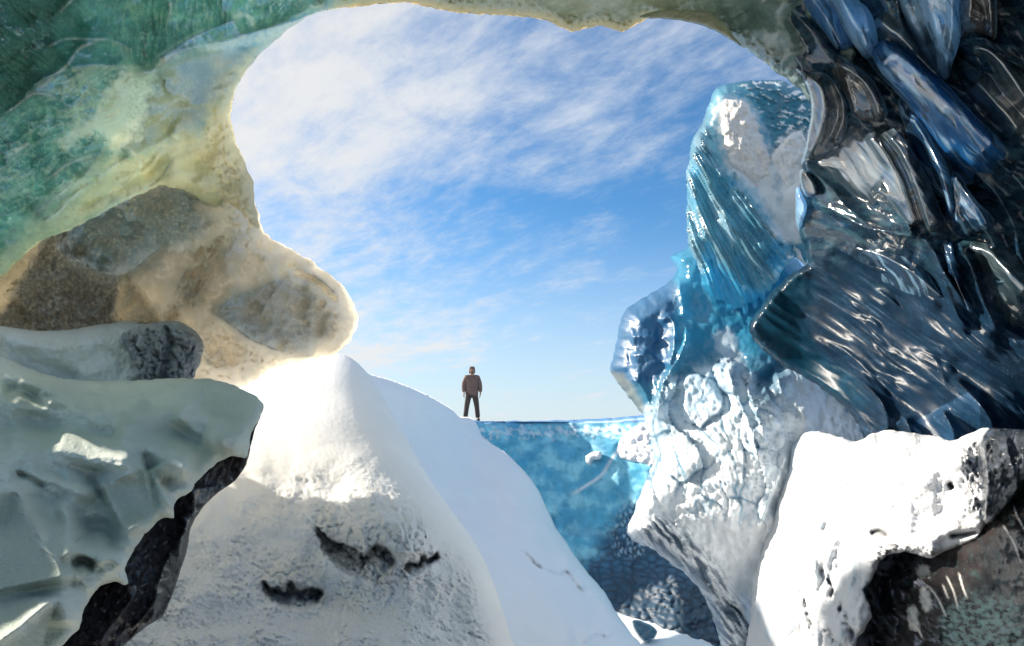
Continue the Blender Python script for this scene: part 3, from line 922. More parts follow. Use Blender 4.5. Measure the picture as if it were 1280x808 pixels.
# ------------------------------------------------------------------ green ceiling and the arch over the opening
def ceiling():
    root = empty('ice_vault', world(0, 350, 4.2))
    tag(root, 'translucent green ice ceiling curving into a thin arch above the cave opening', 'ice ceiling')
    top = -170
    g = Relief([(-140, 380), (-60, 366), (0, 346), (28, 322), (52, 302), (92, 286), (118, 272), (152, 254), (182, 240), (205, 232), (240, 245), (290, 275), (322, 286), (322, 272), (318, 250), (315, 226), (305, 200), (294, 175), (288.5, 150), (291, 126), (300, 101), (315, 80), (335, 58), (350, 45), (370, 30), (395, 17),
                (420, 11), (450, 8), (480, 4.5), (505, 3.5), (530, 8), (560, 14), (600, 18), (640, 20), (680, 25), (705, 36), (715, 40), (735, 35), (758, 33.5), (778, 40), (798, 29), (815, 22), (840, 24), (880, 30), (920, 54), (955, 76), (972, 92), (985, 101),
                (1000, 112), (1020, 135), (1060, 140), (1080, 60), (1060, top), (600, top), (200, top), (-140, top)],
               [(-140, -170, 1.7), (-140, 380, 3.1), (0, 0, 2.5), (0, 200, 3.3), (0, 346, 3.9), (100, 100, 3.6), (100, 284, 4.6), (200, 90, 4.4), (200, 232, 5.2), (290, 150, 6.3), (320, 270, 6.2), (240, 130, 5.4), (350, 45, 6.3), (300, 20, 5.1), (500, 3, 6.4), (640, 20, 6.4), (780, 36, 6.3), (900, 40, 6.1), (985, 100, 5.8),
                (500, -120, 4.6), (800, -120, 4.6), (1050, -120, 4.4), (1060, 130, 5.6), (250, -140, 3.4)], 1.9, (1.6, 13), 9)
    X, Y = g.x, g.y
    base = fbm(X / 40, Y / 30, 4, 3, 0.6)
    g.base(lin(58, 142, 140), 0.10, 0.30, 1.0)
    g.paint(sstep(-0.1, 0.8, base) * 0.7, lin(120, 196, 178), tr=0.36)
    g.paint(sstep(0.1, 0.9, fbm(X / 26 + 9, Y / 26, 4, 13, 0.6)) * 0.55, lin(30, 98, 106), tr=0.2)
    # dark streaked corner
    cor = g.mask([(-150, -180), (150, -180), (130, -60), (90, 10), (62, 60), (50, 110), (10, 140), (-150, 150)], 26, 10, 40)
    st = ridged(*g.rot(42, 70, 8, 5, 60), 3, 8)
    g.paint(cor * 0.65, lin(38, 98, 84), 0.25, 0.3)
    g.paint(cor * sstep(1.2, 1.6, st) * 0.7, lin(20, 55, 50), tr=0.15)
    g.h += cor * 0.035 * st
    # vertical streaks in the bright middle
    mid = g.mask([(150, -180), (420, -180), (360, 0), (280, 50), (180, 80), (140, 30)], 26, 8, 30)
    vs = fbm(*g.rot(92, 26, 5, 3, 30), 4, 9, 0.6)
    g.paint(mid * sstep(0.1, 0.7, vs) * 0.6, lin(150, 200, 165))
    g.h += mid * 0.02 * vs
    # mottled band with trapped bubbles
    mot = g.mask([(30, 140), (90, 90), (170, 90), (180, 110), (120, 170), (90, 240), (20, 280), (-60, 280), (-60, 160)], 16, 6, 20)
    mz = fbm(X / 9, Y / 7, 4, 29, 0.65)
    g.paint(mot * sstep(0.1, 0.7, mz) * 0.7, lin(175, 215, 190), tr=0.35)
    g.paint(mot * sstep(0.15, 0.7, -mz) * 0.4, lin(30, 105, 118), tr=0.3)
    g.h += mot * 0.015 * mz
    fs1 = ridged(*g.rot(-30, 90, 10, 12, 70), 3, 301, 0.6)
    g.paint(mot * sstep(1.35, 1.62, fs1) * 0.55, lin(205, 225, 205))
    g.h += mot * 0.03 * fs1
    vst = ridged(*g.rot(94, 60, 7, 5, 40), 3, 302, 0.6)
    g.paint(mid * sstep(1.4, 1.65, vst) * 0.5, lin(190, 220, 190))
    g.paint(mid * sstep(1.0, 0.7, vst) * 0.5, lin(16, 70, 66))
    # olive plate under the green ridge and the amber lower edge
    ol = g.mask([(190, 92), (230, 72), (300, 62), (320, 66), (292, 110), (230, 165), (160, 190), (150, 170), (172, 130)], 9, 4, 16)
    g.paint(ol, lin(128, 136, 108), 0.2, 0.3)
    g.h += ol * 0.012 * fbm(*g.rot(-38, 50, 5, 3, 30), 3, 4)
    am = g.mask([(-80, 370), (0, 320), (60, 270), (130, 200), (180, 190), (240, 160), (300, 110), (330, 270), (240, 250), (150, 262), (60, 310), (0, 360)], 20, 10, 24)
    g.paint(am * 0.94, lin(222, 210, 172), 0.3, 0.45)
    g.paint(am * sstep(0.0, 0.7, fbm(*g.rot(-32, 44, 12, 6, 40), 4, 10)) * 0.35, lin(165, 160, 128))
    fro = g.mask([(150, 92), (188, 90), (184, 130), (170, 170), (140, 190), (128, 168), (110, 172), (80, 186), (76, 176), (120, 140)], 8, 6, 10)
    g.paint(fro, lin(235, 230, 210), 0.6, 0.5)
    g.paint(fro * sstep(0.2, 0.5, fbm(X / 3.5, Y / 3.5, 3, 77)) * 0.5 * sstep(140, 175, X), lin(120, 128, 100))
    # rotten rim towards the opening, its backlit glow painted in cream
    rimz = g.mask([(330, 52), (350, 40), (300, 80), (280, 130), (262, 160), (262, 200), (278, 240), (290, 290), (330, 290), (325, 240), (296, 170), (292, 120), (310, 90)], 10, 5, 12)
    g.paint(rimz * 0.95, lin(238, 225, 196), 0.55, 0.45)
    b1, b2, ci = worley(*g.rot(60, 9, 6, 3, 14), seed=21)
    g.h += rimz * (0.06 * np.sqrt(np.clip(1 - (b1 / 0.7) ** 2, 0, 1)) + 0.04 * ci)
    # arch: grey-green with an amber crumbling lip
    ar = sstep(360, 460, X)
    g.paint(ar, lin(142, 146, 122), 0.35, 0.45)
    g.paint(ar * sstep(0.0, 0.7, fbm(X / 30, Y / 12, 4, 53)) * 0.6, lin(150, 142, 105))
    g.paint(sstep(800, 930, X), lin(120, 142, 136), 0.3, 0.35)
    lip = sstep(14, 2, g.s) * ar * (Y < 60) * sstep(960, 860, X)
    g.paint(lip * 0.9, lin(214, 184, 120), 0.4, 0.65)
    g.h += ar * sstep(26, 3, g.s) * 0.10 * fbm(X / 9, Y / 9, 4, 8)
    g.edge(16, 0.5)
    # glossy ridge that carries the fold from the arch down to the left
    g.ridge([(420, 8), (380, 22), (330, 36), (280, 52), (230, 62), (200, 80), (184, 91), (165, 86)], 10, 14, 0.42, 'c', 0.06)
    g.paint(np.clip(g.ridge([(420, 8), (380, 22), (330, 36), (280, 52), (230, 62), (200, 80), (184, 91), (165, 86)], 12, 12, 1.4, 'g', 0.05, raw=True) * 1.4, 0, 1), rough=0.06, grain=0.2)
    g.ridge([(300, 20), (270, 34), (240, 46), (210, 66), (188, 80)], 16, 9, 0.34, 'c', 0.1)
    g.ridge([(318, 66), (280, 62), (240, 68), (200, 84)], 4, 14, 0.10, 'c', 0.1)
    # scalloped arcs
    for p, a, b, h in (([(56, 66), (64, 56), (82, 49), (110, 49), (140, 50), (164, 60), (176, 78)], 6, 22, 0.15), ([(18, 134), (40, 108), (66, 92), (82, 80), (100, 60), (128, 51)], 7, 20, 0.14), ([(26, 118), (44, 100), (72, 91), (96, 82), (130, 80), (160, 86)], 6, 16, 0.10),
                     ([(72, 20), (80, 8), (96, -6), (120, -14)], 5, 20, 0.14), ([(0, 146), (20, 132), (44, 117), (70, 122), (92, 138)], 5, 14, 0.10), ([(52, 230), (84, 206), (118, 192), (140, 186)], 5, 12, 0.10),
                     ([(34, 274), (70, 246), (110, 214), (120, 200)], 14, 8, 0.18), ([(44, 280), (66, 270), (90, 246), (112, 230), (140, 228)], 8, 16, 0.16), ([(100, 284), (130, 262), (170, 240), (196, 228), (212, 206), (226, 190)], 10, 10, 0.20),
                     ([(40, 180), (64, 170), (84, 162)], 5, 8, 0.1), ([(118, 226), (140, 208), (166, 192)], 6, 14, 0.12), ([(206, 98), (208, 110), (220, 122)], 5, 5, 0.08), ([(0, 200), (20, 190), (40, 176)], 6, 10, 0.10)):
        g.ridge(p, a, b, h * 1.5, 'c', 0.15)
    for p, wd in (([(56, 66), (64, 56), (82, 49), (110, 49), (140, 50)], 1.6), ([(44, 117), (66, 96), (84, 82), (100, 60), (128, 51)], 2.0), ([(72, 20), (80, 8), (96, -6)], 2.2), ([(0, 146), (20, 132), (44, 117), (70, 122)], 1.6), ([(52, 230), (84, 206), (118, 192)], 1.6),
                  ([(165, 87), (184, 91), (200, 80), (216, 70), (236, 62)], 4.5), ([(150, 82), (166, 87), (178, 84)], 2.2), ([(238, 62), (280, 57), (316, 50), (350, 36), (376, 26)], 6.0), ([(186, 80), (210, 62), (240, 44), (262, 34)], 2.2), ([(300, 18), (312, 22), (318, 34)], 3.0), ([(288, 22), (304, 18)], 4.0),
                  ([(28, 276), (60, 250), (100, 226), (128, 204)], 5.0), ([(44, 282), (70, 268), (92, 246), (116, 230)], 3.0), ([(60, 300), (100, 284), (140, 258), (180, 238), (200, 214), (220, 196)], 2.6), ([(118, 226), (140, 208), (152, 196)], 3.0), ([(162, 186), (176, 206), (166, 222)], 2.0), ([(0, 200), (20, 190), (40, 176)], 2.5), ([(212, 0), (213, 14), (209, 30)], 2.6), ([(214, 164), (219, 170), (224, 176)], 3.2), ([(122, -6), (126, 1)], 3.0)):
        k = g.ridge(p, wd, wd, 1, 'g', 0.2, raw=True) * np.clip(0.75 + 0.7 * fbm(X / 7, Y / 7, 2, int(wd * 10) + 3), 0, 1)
        g.paint(np.clip(k * 1.3, 0, 1) * 0.85, lin(236, 240, 228), 0.25, 0.35)  # pale highlight lines painted along the crests
    g.bump(212, 14, 4, 16, 10, 0.10)
    g.bump(124, -2, 5, 4, 0, 0.06)
    g.bump(219, 168, 4, 8, -30, 0.07)
    g.h += 0.17 * fbm(X / 60, Y / 50, 2, 43) + 0.05 * ridged(*g.rot(-30, 46, 18, 8, 50), 1, 44) + (0.003 + 0.014 * np.maximum(am, rimz)) * fbm(X / 5, Y / 5, 3, 45)
    g.paint(sstep(0.35, 0.6, fbm(X / 3.4, Y / 3.4, 3, 145)) * 0.25, lin(200, 224, 206))
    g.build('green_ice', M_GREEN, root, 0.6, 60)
    # thin curled lip of clear ice under the right end of the arch
    l = Relief([(800, 22), (816, 15), (836, 11), (852, 8), (872, 10), (892, 18), (908, 32), (918, 46), (926, 57), (914, 50), (900, 42), (880, 33), (856, 27), (832, 24)],
               [(800, 20, 6.0), (850, 15, 5.9), (925, 55, 5.75), (850, 40, 5.9)], 1.3, (0.8, 10), 3)
    l.base(lin(170, 165, 135), 0.15, 0.5)
    l.edge(4, 0.12)
    l.h += 0.02 * fbm(l.x / 14, l.y / 6, 3, 3)
    l.build('ice_lip', M_GREEN, root, 0.25, 8)


ceiling()

# ------------------------------------------------------------------ blue ice pillar (right of the opening) and its fluted head
def pillar():
    root = empty('blue_ice_pinnacle', world(900, 830, 8.0))
    tag(root, 'pillar of blue ice plastered with white scalloped snow, right of the blue glacier face', 'ice pillar')
    p = Relief([(838, 322), (846, 316), (855, 311), (870, 300), (960, 300), (1060, 400), (1110, 520), (1120, 700), (1060, 880), (915, 880), (902, 815), (894, 782), (886, 758), (878, 742), (866, 728), (853, 714), (836, 703), (815, 686), (800, 681), (785, 668), (786, 658),
                (794, 636), (804, 606), (812, 590), (817, 574), (812, 546), (803, 518), (790, 501), (778, 486), (769, 474), (762, 465), (766, 448), (770, 430), (774, 408), (782, 388), (800, 374), (822, 362), (836, 352), (846, 338)],
               [(840, 330, 10.2), (780, 400, 10.3), (765, 465, 10.2), (815, 570, 9.4), (790, 660, 8.7), (890, 760, 8.3), (910, 870, 7.6), (900, 400, 9.6), (880, 480, 9.2), (880, 600, 8.5), (960, 450, 8.8), (960, 600, 8.1), (1050, 520, 8.3), (1000, 750, 8.2), (1080, 700, 8.2), (1000, 350, 9.4)], 1.8, (1.6, 11), 12)
    X, Y = p.x, p.y
    p.base(lin(66, 136, 168), 0.2, 0.25, 0.8)
    p.edge(26, 0.75)
    # cyan clear zone and the smoky left shoulder
    p.paint(p.mask([(845, 320), (990, 320), (970, 400), (940, 440), (900, 440), (862, 420), (850, 380)], 12, 6, 20), lin(60, 146, 182), 0.15, 0.3)
    p.paint(p.mask([(838, 320), (852, 314), (858, 350), (862, 400), (850, 440), (836, 420), (830, 370)], 8, 4, 14) * 0.8, lin(90, 180, 215), 0.15, 0.45)
    p.paint(p.mask([(780, 380), (838, 345), (846, 400), (830, 470), (800, 480), (756, 470), (764, 420)], 8, 4, 14), lin(52, 108, 152), 0.38, 0.2)
    p.paint(p.mask([(760, 468), (780, 470), (806, 510), (812, 545), (790, 510)], 5, 2, 8) * 0.7, lin(170, 168, 150), 0.3)
    # stacked flake edges in the smoky shoulder
    for q, a, b, h in (([(786, 422), (800, 420), (816, 422), (824, 430)], 4, 16, 0.14), ([(786, 446), (800, 443), (814, 446), (824, 456)], 4, 18, 0.14), ([(780, 476), (794, 476), (806, 490), (814, 520), (818, 556)], 8, 8, 0.18),
                       ([(822, 406), (836, 396), (844, 408), (842, 440), (834, 466)], 5, 14, 0.2), ([(852, 398), (858, 420), (848, 450), (832, 474), (824, 500), (822, 530)], 12, 8, 0.26), ([(846, 340), (852, 370), (856, 400)], 6, 8, 0.12)):
        p.ridge(q, a, b, h, 'c', 0.15)
    fi = p.mask([(788, 420), (826, 420), (830, 480), (800, 490), (780, 470)], 8)
    p.h += fi * 0.02 * ridged(*p.rot(84, 30, 5, 1.5, 20), 2, 5)
    # snow plastered in tongues
    sn = p.mask([(800, 690), (780, 665), (815, 580), (806, 520), (824, 500), (836, 476), (856, 470), (880, 458), (908, 456), (930, 466), (960, 480), (985, 455), (1030, 480), (1080, 540), (1140, 700), (1080, 900), (930, 900), (900, 790), (860, 720)], 10, 7, 18)
    u, v = p.rot(80, 52, 21, 12, 46)
    f1, f2, ci = worley(u, v, seed=27, jit=1.0)
    u2, v2 = p.rot(66, 26, 12, 8, 30)
    e1, e2, ck = worley(u2, v2, seed=29, jit=1.0)
    patch = fbm(X / 30, Y / 36, 3, 71)
    gw = np.clip(0.14 + 0.22 * patch, 0.0, 0.4)
    zone = sstep(1005, 930, X + 12 * patch) * sstep(660, 610, Y - 0.3 * (X - 850))
    groove = (1 - sstep(0.0, 1.0, (f2 - f1) / (gw + 0.02))) * zone * (gw > 0.01)
    groove = np.maximum(groove, (1 - sstep(0.0, 0.16, e2 - e1)) * zone * sstep(0.15, 0.5, patch) * 0.7)
    sn2 = sn * (1 - 0.8 * groove)
    p.paint(sn2, (0.82, 0.86, 0.89), 0.38, 0.0, 0.6)
    p.paint(sn2 * sstep(600, 470, Y + 0.3 * (X - 880)) * 0.65, lin(150, 196, 224))
    p.paint(sn2 * zone * sstep(0.45, 0.75, fbm(*p.rot(75, 14, 5, 2, 20), 3, 73) + 0.3 * patch) * 0.6, lin(150, 190, 214))
    tong = sn * zone
    p.h += tong * (0.09 * np.sqrt(np.clip(1 - (f1 / 0.85) ** 2, 0, 1)) * (0.5 + ci) + 0.10 * ci + 0.03 * ck)
    p.h += tong * 0.015 * ridged(*p.rot(70, 24, 4.5, 2, 16), 2, 7)
    # streaks low on the left
    stk = p.mask([(800, 668), (840, 650), (870, 680), (930, 760), (950, 830), (905, 830), (880, 745), (850, 712)], 12, 4, 16)
    sr = ridged(*p.rot(52, 60, 7, 3, 30), 3, 9)
    p.h += stk * 0.10 * sr
    p.paint(stk * sstep(1.35, 1.0, sr) * 0.85, lin(38, 78, 108), 0.25)
    # half bare patches and long tracks in the upper right of the frost
    pale = p.mask([(894, 420), (912, 412), (924, 440), (936, 470), (934, 484), (916, 470), (904, 452)], 5, 3, 8)
    p.paint(pale * 0.9, lin(195, 212, 226), 0.5)
    p.ridge([(930, 484), (950, 476), (972, 458), (984, 452)], 6, 10, -0.16, 'g', 0.15)
    p.paint(p.mask([(944, 448), (985, 448), (980, 490), (955, 510), (944, 480)], 8, 5, 10) * 0.7, lin(60, 110, 140), 0.25)
    for q in ([(905, 455), (925, 500), (940, 540), (952, 590)], [(930, 470), (950, 530), (962, 570)], [(960, 440), (975, 480), (985, 510)]):
        p.ridge(q, 3, 4, 0.07, 'c', 0.2)
    p.ridge([(1040, 490), (1062, 506), (1074, 530)], 4, 8, 0.12, 'c', 0.2)
    p.ridge([(985, 560), (975, 590), (964, 620), (950, 656), (942, 672)], 5, 9, 0.18, 'c', 0.15)
    p.bump(1006, 520, 26, 24, 30, 0.15)
    p.bump(800, 650, 26, 26, 20, 0.25)
    dot = fbm(X / 3, Y / 3, 2, 66) + 0.5 * fbm(X / 22, Y / 22, 2, 67)
    p.paint(p.mask([(930, 500), (1000, 490), (980, 600), (940, 640), (925, 560)], 14, 6, 16) * sstep(0.45, 0.75, dot) * 0.6, lin(95, 135, 160))
    p.h += sn * (1 - zone) * 0.03 * ridged(*p.rot(80, 40, 12, 6, 30), 3, 143)
    p.h += 0.05 * fbm(X / 34, Y / 40, 3, 43) + 0.014 * fbm(X / 9, Y / 9, 3, 44) + 0.005 * fbm(X / 3.5, Y / 3.5, 2, 45)
    p.build('plastered_ice', M_BLUE, root, 1.6, 70)

    # fluted head
    h = Relief([(893, 113), (904, 107), (918, 104), (940, 101), (960, 100), (978, 101), (995, 108), (1040, 120), (1050, 250), (1010, 330), (996, 322), (985, 330), (974, 344), (972, 352), (966, 356), (964, 364), (957, 364), (955, 378), (948, 372), (944, 386), (937, 378), (932, 394), (926, 384), (916, 388), (905, 378), (890, 372), (879, 362), (876, 345), (872, 330), (862, 312), (859, 294), (857.5, 270), (859, 240),
                (858, 214), (863, 196), (862, 186), (868, 170), (880, 148), (886, 132)],
               [(895, 112, 9.3), (980, 102, 9.2), (860, 240, 9.4), (862, 310, 9.3), (930, 390, 9.0), (970, 350, 8.6), (920, 250, 8.9), (960, 180, 8.9), (1000, 250, 8.4), (1040, 200, 8.3), (880, 180, 9.3)], 1.6, (1.4, 10), 13)
    X, Y = h.x, h.y
    h.base(lin(108, 170, 192), 0.2, 0.32, 0.4)
    h.edge(16, 0.5)
    flute = h.mask([(862, 186), (880, 160), (890, 190), (910, 225), (940, 250), (975, 300), (985, 330), (930, 400), (870, 350), (850, 260)], 8, 3, 14)
    # flutes fan out from the upper left and hang like a curtain
    ang = np.arctan2(Y - 60, X - 800)
    rr = np.hypot(Y - 60, X - 800)
    ph = ang * 36 + 0.30 * fbm(X / 60, Y / 90, 2, 5) + rr / 90
    saw = (ph % 1.0)
    wave = np.abs(2 * saw - 1)
    big = ((ph * 0.24 + 0.25 * fbm(X / 60, Y / 80, 2, 15)) % 1.0)
    h.h += flute * (0.11 * np.sqrt(wave) + 0.24 * np.abs(2 * big - 1))
    h.paint(flute * sstep(0.25, 0.7, fbm(X / 40, Y / 50, 3, 8)) * 0.8, lin(84, 190, 232), tr=0.45)
    h.paint(flute * sstep(0.2, 0.6, fbm(*h.rot(75, 60, 12, 4, 30), 3, 28)) * 0.5, lin(190, 216, 230), 0.25)
    h.paint(flute * sstep(0.35, 0.05, wave) * sstep(-0.4, 0.3, fbm(X / 24, Y / 40, 3, 58)) * 0.75, lin(205, 222, 230), 0.3)
    h.paint(flute * sstep(0.5, 0.9, wave) * sstep(-0.3, 0.4, fbm(X / 30, Y / 50, 3, 59)) * 0.7, lin(48, 112, 146), 0.25)
    h.paint(flute * sstep(0.55, 0.95, np.abs(2 * big - 1)) * 0.4, lin(112, 128, 132), 0.3)
    h.paint(h.mask([(876, 340), (900, 330), (930, 360), (960, 370), (930, 396), (900, 384), (876, 370)], 8, 3, 10) * 0.8, lin(40, 165, 210), 0.12, 0.45)
    for q, a, b, t in (([(862, 188), (872, 192), (892, 210), (906, 224)], 4, 12, 0.16), ([(866, 178), (884, 200), (902, 218), (908, 228)], 8, 8, 0.10), ([(908, 240), (925, 256), (948, 290), (958, 320)], 6, 12, 0.2), ([(906, 226), (918, 214), (926, 226), (928, 244)], 8, 8, 0.16),
                       ([(900, 262), (912, 286), (918, 320), (926, 350), (934, 372)], 6, 9, 0.2), ([(880, 290), (880, 310), (886, 326)], 5, 7, 0.14)):
        h.ridge(q, a, b, t, 'c', 0.15)
    h.paint(h.mask([(868, 175), (886, 140), (900, 180), (908, 220), (890, 205)], 8, 3, 12) * 0.7, lin(110, 150, 170), 0.15)
    top = h.mask([(900, 100), (1010, 95), (1020, 200), (975, 200), (955, 150), (930, 115)], 10, 4, 14)
    h.paint(top * 0.85, lin(48, 112, 132), 0.2, 0.3)
    wf = fbm(*h.rot(8, 12, 5, 3, 16), 3, 31, 0.6) + 0.35 * sstep(960, 1005, X) + 0.2 * sstep(130, 100, Y)
    h.paint(top * sstep(0.55, 0.75, wf), (0.8, 0.82, 0.84), 0.6, 0)
    h.h += top * 0.04 * wf
    pw = np.maximum(h.mask([(896, 130), (930, 126), (956, 176), (980, 260), (972, 280), (940, 240), (908, 210), (900, 170)], 9, 6, 10), h.mask([(984, 168), (1004, 164), (1010, 200), (1000, 300), (976, 300), (964, 280), (974, 240), (964, 196)], 7, 5, 9))
    h.paint(pw * 0.9, (0.86, 0.85, 0.84), 0.7, 0.0, 1.5)
    h.h += 0.05 * fbm(X / 36, Y / 40, 2, 43)
    h.build('fluted_head', M_BLUE, root, 1.2, 45)

    for pts, c, dd in (([(905, 128), (918, 124), (930, 128), (940, 142), (953, 170), (962, 196), (970, 220), (978, 250), (982, 274), (966, 268), (952, 246), (940, 232), (924, 218), (912, 204), (906, 180), (902, 156)], (0.90, 0.86, 0.82), 0.0),
                       ([(986, 170), (994, 164), (1004, 168), (1010, 190), (1003, 214), (999, 245), (998, 280), (994, 300), (1002, 318), (1011, 334), (1000, 324), (988, 310), (978, 296), (968, 286), (974, 268), (976, 240), (968, 212), (964, 196), (974, 182)], (0.92, 0.92, 0.92), -0.02)):
        k = Relief(pts, [(905, 128, 8.98), (960, 200, 8.76), (980, 270, 8.56), (1005, 170, 8.44), (1000, 320, 8.28), (910, 200, 8.88)], 1.5, (3.5, 7), 14)
        k.base(c, 0.7, 0, 1.3)
        k.edge(14, 0.12)
        b1, b2, ci = worley(*k.rot(60, 7, 5, 3, 12), seed=33)
        k.h += 0.008 * np.sqrt(np.clip(1 - (b1 / 0.7) ** 2, 0, 1)) + 0.05 * fbm(k.x / 18, k.y / 20, 3, 7) + 0.012 * fbm(*k.rot(60, 7, 3.5, 1, 9), 3, 17)
        k.build('snow_patch', M_CRUST, root, 0.35, 16)


pillar()

# ------------------------------------------------------------------ black ice wall on the right
def black_wall():
    root = empty('black_ice_cliff', world(1280, 560, 3.6))
    tag(root, 'glossy black and blue ice wall with hanging melt lobes filling the upper right', 'ice cliff')
    D = [(960, -60, 5.4), (1000, 100, 5.8), (1010, 200, 6.3), (1000, 330, 6.9), (945, 400, 7.3), (1000, 468, 7.0), (1085, 546, 6.0), (1190, 548, 5.2), (1300, 540, 4.7), (1100, 60, 4.9), (1200, 60, 4.3), (1280, 0, 3.7), (1380, 0, 3.3), (1380, 540, 4.3), (1280, 300, 4.6), (1180, 250, 5.0), (1180, 400, 5.3), (1060, 300, 6.2), (1080, 200, 5.7), (1280, 150, 4.2), (1000, -170, 4.6), (1380, -170, 2.6), (1640, 100, 3.2), (1640, 560, 3.6)]
    b = Relief([(955, -180), (960, -20), (972, 20), (985, 60), (1000, 98), (1012, 130), (1012, 165), (1004, 200), (1000, 230), (1004, 255), (998, 285), (1006, 312), (1008, 330), (990, 342), (968, 362), (946, 390), (936, 410), (948, 432), (975, 455), (1000, 468), (1030, 488), (1055, 508), (1072, 530), (1080, 548),
                (1100, 570), (1190, 580), (1290, 575), (1400, 570), (1640, 570), (1640, -180)], D, 1.8, (1.6, 9), 15)
    X, Y = b.x, b.y
    b.base((0.018, 0.055, 0.100), 0.15, 0.0, 1.0)
    b.edge(8, 0.3)
    mott = fbm(X / 16, Y / 13, 5, 3, 0.65)
    b.paint(sstep(0.1, 0.9, mott) * 0.7, lin(44, 92, 128))
    b.paint(sstep(0.2, 0.9, fbm(X / 50, Y / 40, 4, 23, 0.6)) * 0.6, lin(22, 58, 86))
    b.paint(sstep(0.50, 0.75, fbm(X / 5, Y / 4, 3, 13, 0.6)) * 0.35, lin(95, 120, 135))
    b.paint(sstep(-0.2, 0.7, fbm(*b.rot(15, 30, 11, 6, 40), 4, 113, 0.6)) * 0.75 * sstep(420, 300, Y), lin(78, 122, 138))
    # dense striations in the lower half
    lo = b.mask([(940, 400), (1000, 330), (1080, 320), (1180, 330), (1290, 400), (1400, 420), (1400, 600), (1060, 600), (960, 450)], 30, 12, 40)
    U, Vv = b.rot(36, 1.0, 1.0, 9, 130, 5)
    st = ridged(U / 230, Vv / 12, 2, 8)
    st2 = ridged(U / 70, Vv / 6.5, 2, 18)
    pat = sstep(-0.5, 0.5, fbm(X / 70, Y / 50, 2, 57))
    fin = ridged(U / 90, Vv / 7.5, 3, 48, 0.6)
    brk = sstep(-0.45, 0.5, fbm(U / 80, Vv / 26, 3, 257))
    b.h += lo * (brk * (0.006 + 0.034 * pat) * st + 0.010 * fin * brk + 0.09 * fbm(U / 130, Vv / 46, 2, 258))
    b.shine = (1 - lo)
    b.paint(1 - lo, rough=0.10)
    hollow = ridged(*b.rot(52, 300, 52, 14, 120, 9), 1, 51)
    b.h += (1 - lo) * 0.16 * hollow
    b.paint(lo * 0.6, (0.012, 0.042, 0.095), 0.42)
    b.paint(lo * sstep(1.2, 1.45, st) * sstep(-0.1, 0.6, fbm(U / 60, Vv / 12, 3, 88)) * 0.7, lin(120, 150, 180))
    fo = ridged(U / 120, Vv / 5.0, 2, 61, 0.6)
    b.paint(lo * sstep(1.25, 1.5, fo) * sstep(-0.3, 0.5, fbm(U / 70, Vv / 16, 3, 62)) * 0.4, lin(100, 136, 172))
    b.paint(lo * sstep(-0.1, 0.6, fbm(U / 90, Vv / 22, 3, 63)) * 0.6, lin(30, 62, 92))
    b.paint(b.mask([(940, 390), (985, 350), (1010, 360), (1000, 400), (1020, 440), (1080, 500), (1040, 490), (960, 440)], 18, 8, 20) * 0.7, lin(22, 92, 120), tr=0.1)
    # upper mottled bulk behind the lobes, right edge
    up = 1 - lo
    b.h += up * (0.04 * fbm(*b.rot(20, 60, 26, 6, 60), 2, 31) + 0.006 * ridged(*b.rot(15, 36, 8, 5, 40), 2, 37))
    for q, a, c, h in (([(1190, 60), (1215, 48), (1240, 52), (1262, 72), (1290, 96)], 8, 26, 0.16), ([(1200, 40), (1228, 44), (1250, 70), (1280, 84)], 6, 10, 0.10), ([(1005, 250), (1040, 262), (1080, 284), (1120, 292), (1158, 302), (1180, 340), (1215, 395)], 16, 9, 0.22), ([(1100, 236), (1118, 254), (1134, 280), (1142, 300)], 12, 5, 0.2),
                       ([(1195, 300), (1212, 330), (1230, 380), (1250, 420)], 16, 7, 0.22), ([(1030, 300), (1080, 330), (1130, 350), (1180, 390)], 14, 9, 0.12), ([(1240, 350), (1262, 352), (1278, 336)], 6, 9, 0.14), ([(1150, 290), (1180, 352), (1200, 400), (1216, 414)], 9, 7, 0.14),
                       ([(1264, 206), (1290, 214), (1330, 212)], 6, 8, 0.1), ([(1096, 560), (1110, 530), (1100, 500), (1070, 470)], 6, 6, 0.12), ([(1140, 570), (1142, 548), (1130, 520)], 7, 5, 0.14), ([(1238, 560), (1240, 530), (1225, 505), (1190, 470)], 8, 5, 0.14), ([(1190, 570), (1192, 540), (1176, 510)], 8, 5, 0.12)):
        b.ridge(q, a, c, h, 'c', 0.12)
        b.build('black_ice', M_BLACK, root, 1.2, 60)

    def dep(x, y):
        return float(tps(D, np.array([float(x)]), np.array([float(y)]))[0])
    # hanging melt lobes, each its own smooth glossy piece
    BR, BL, PB = lin(78, 70, 62), lin(34, 104, 168), lin(165, 208, 240)
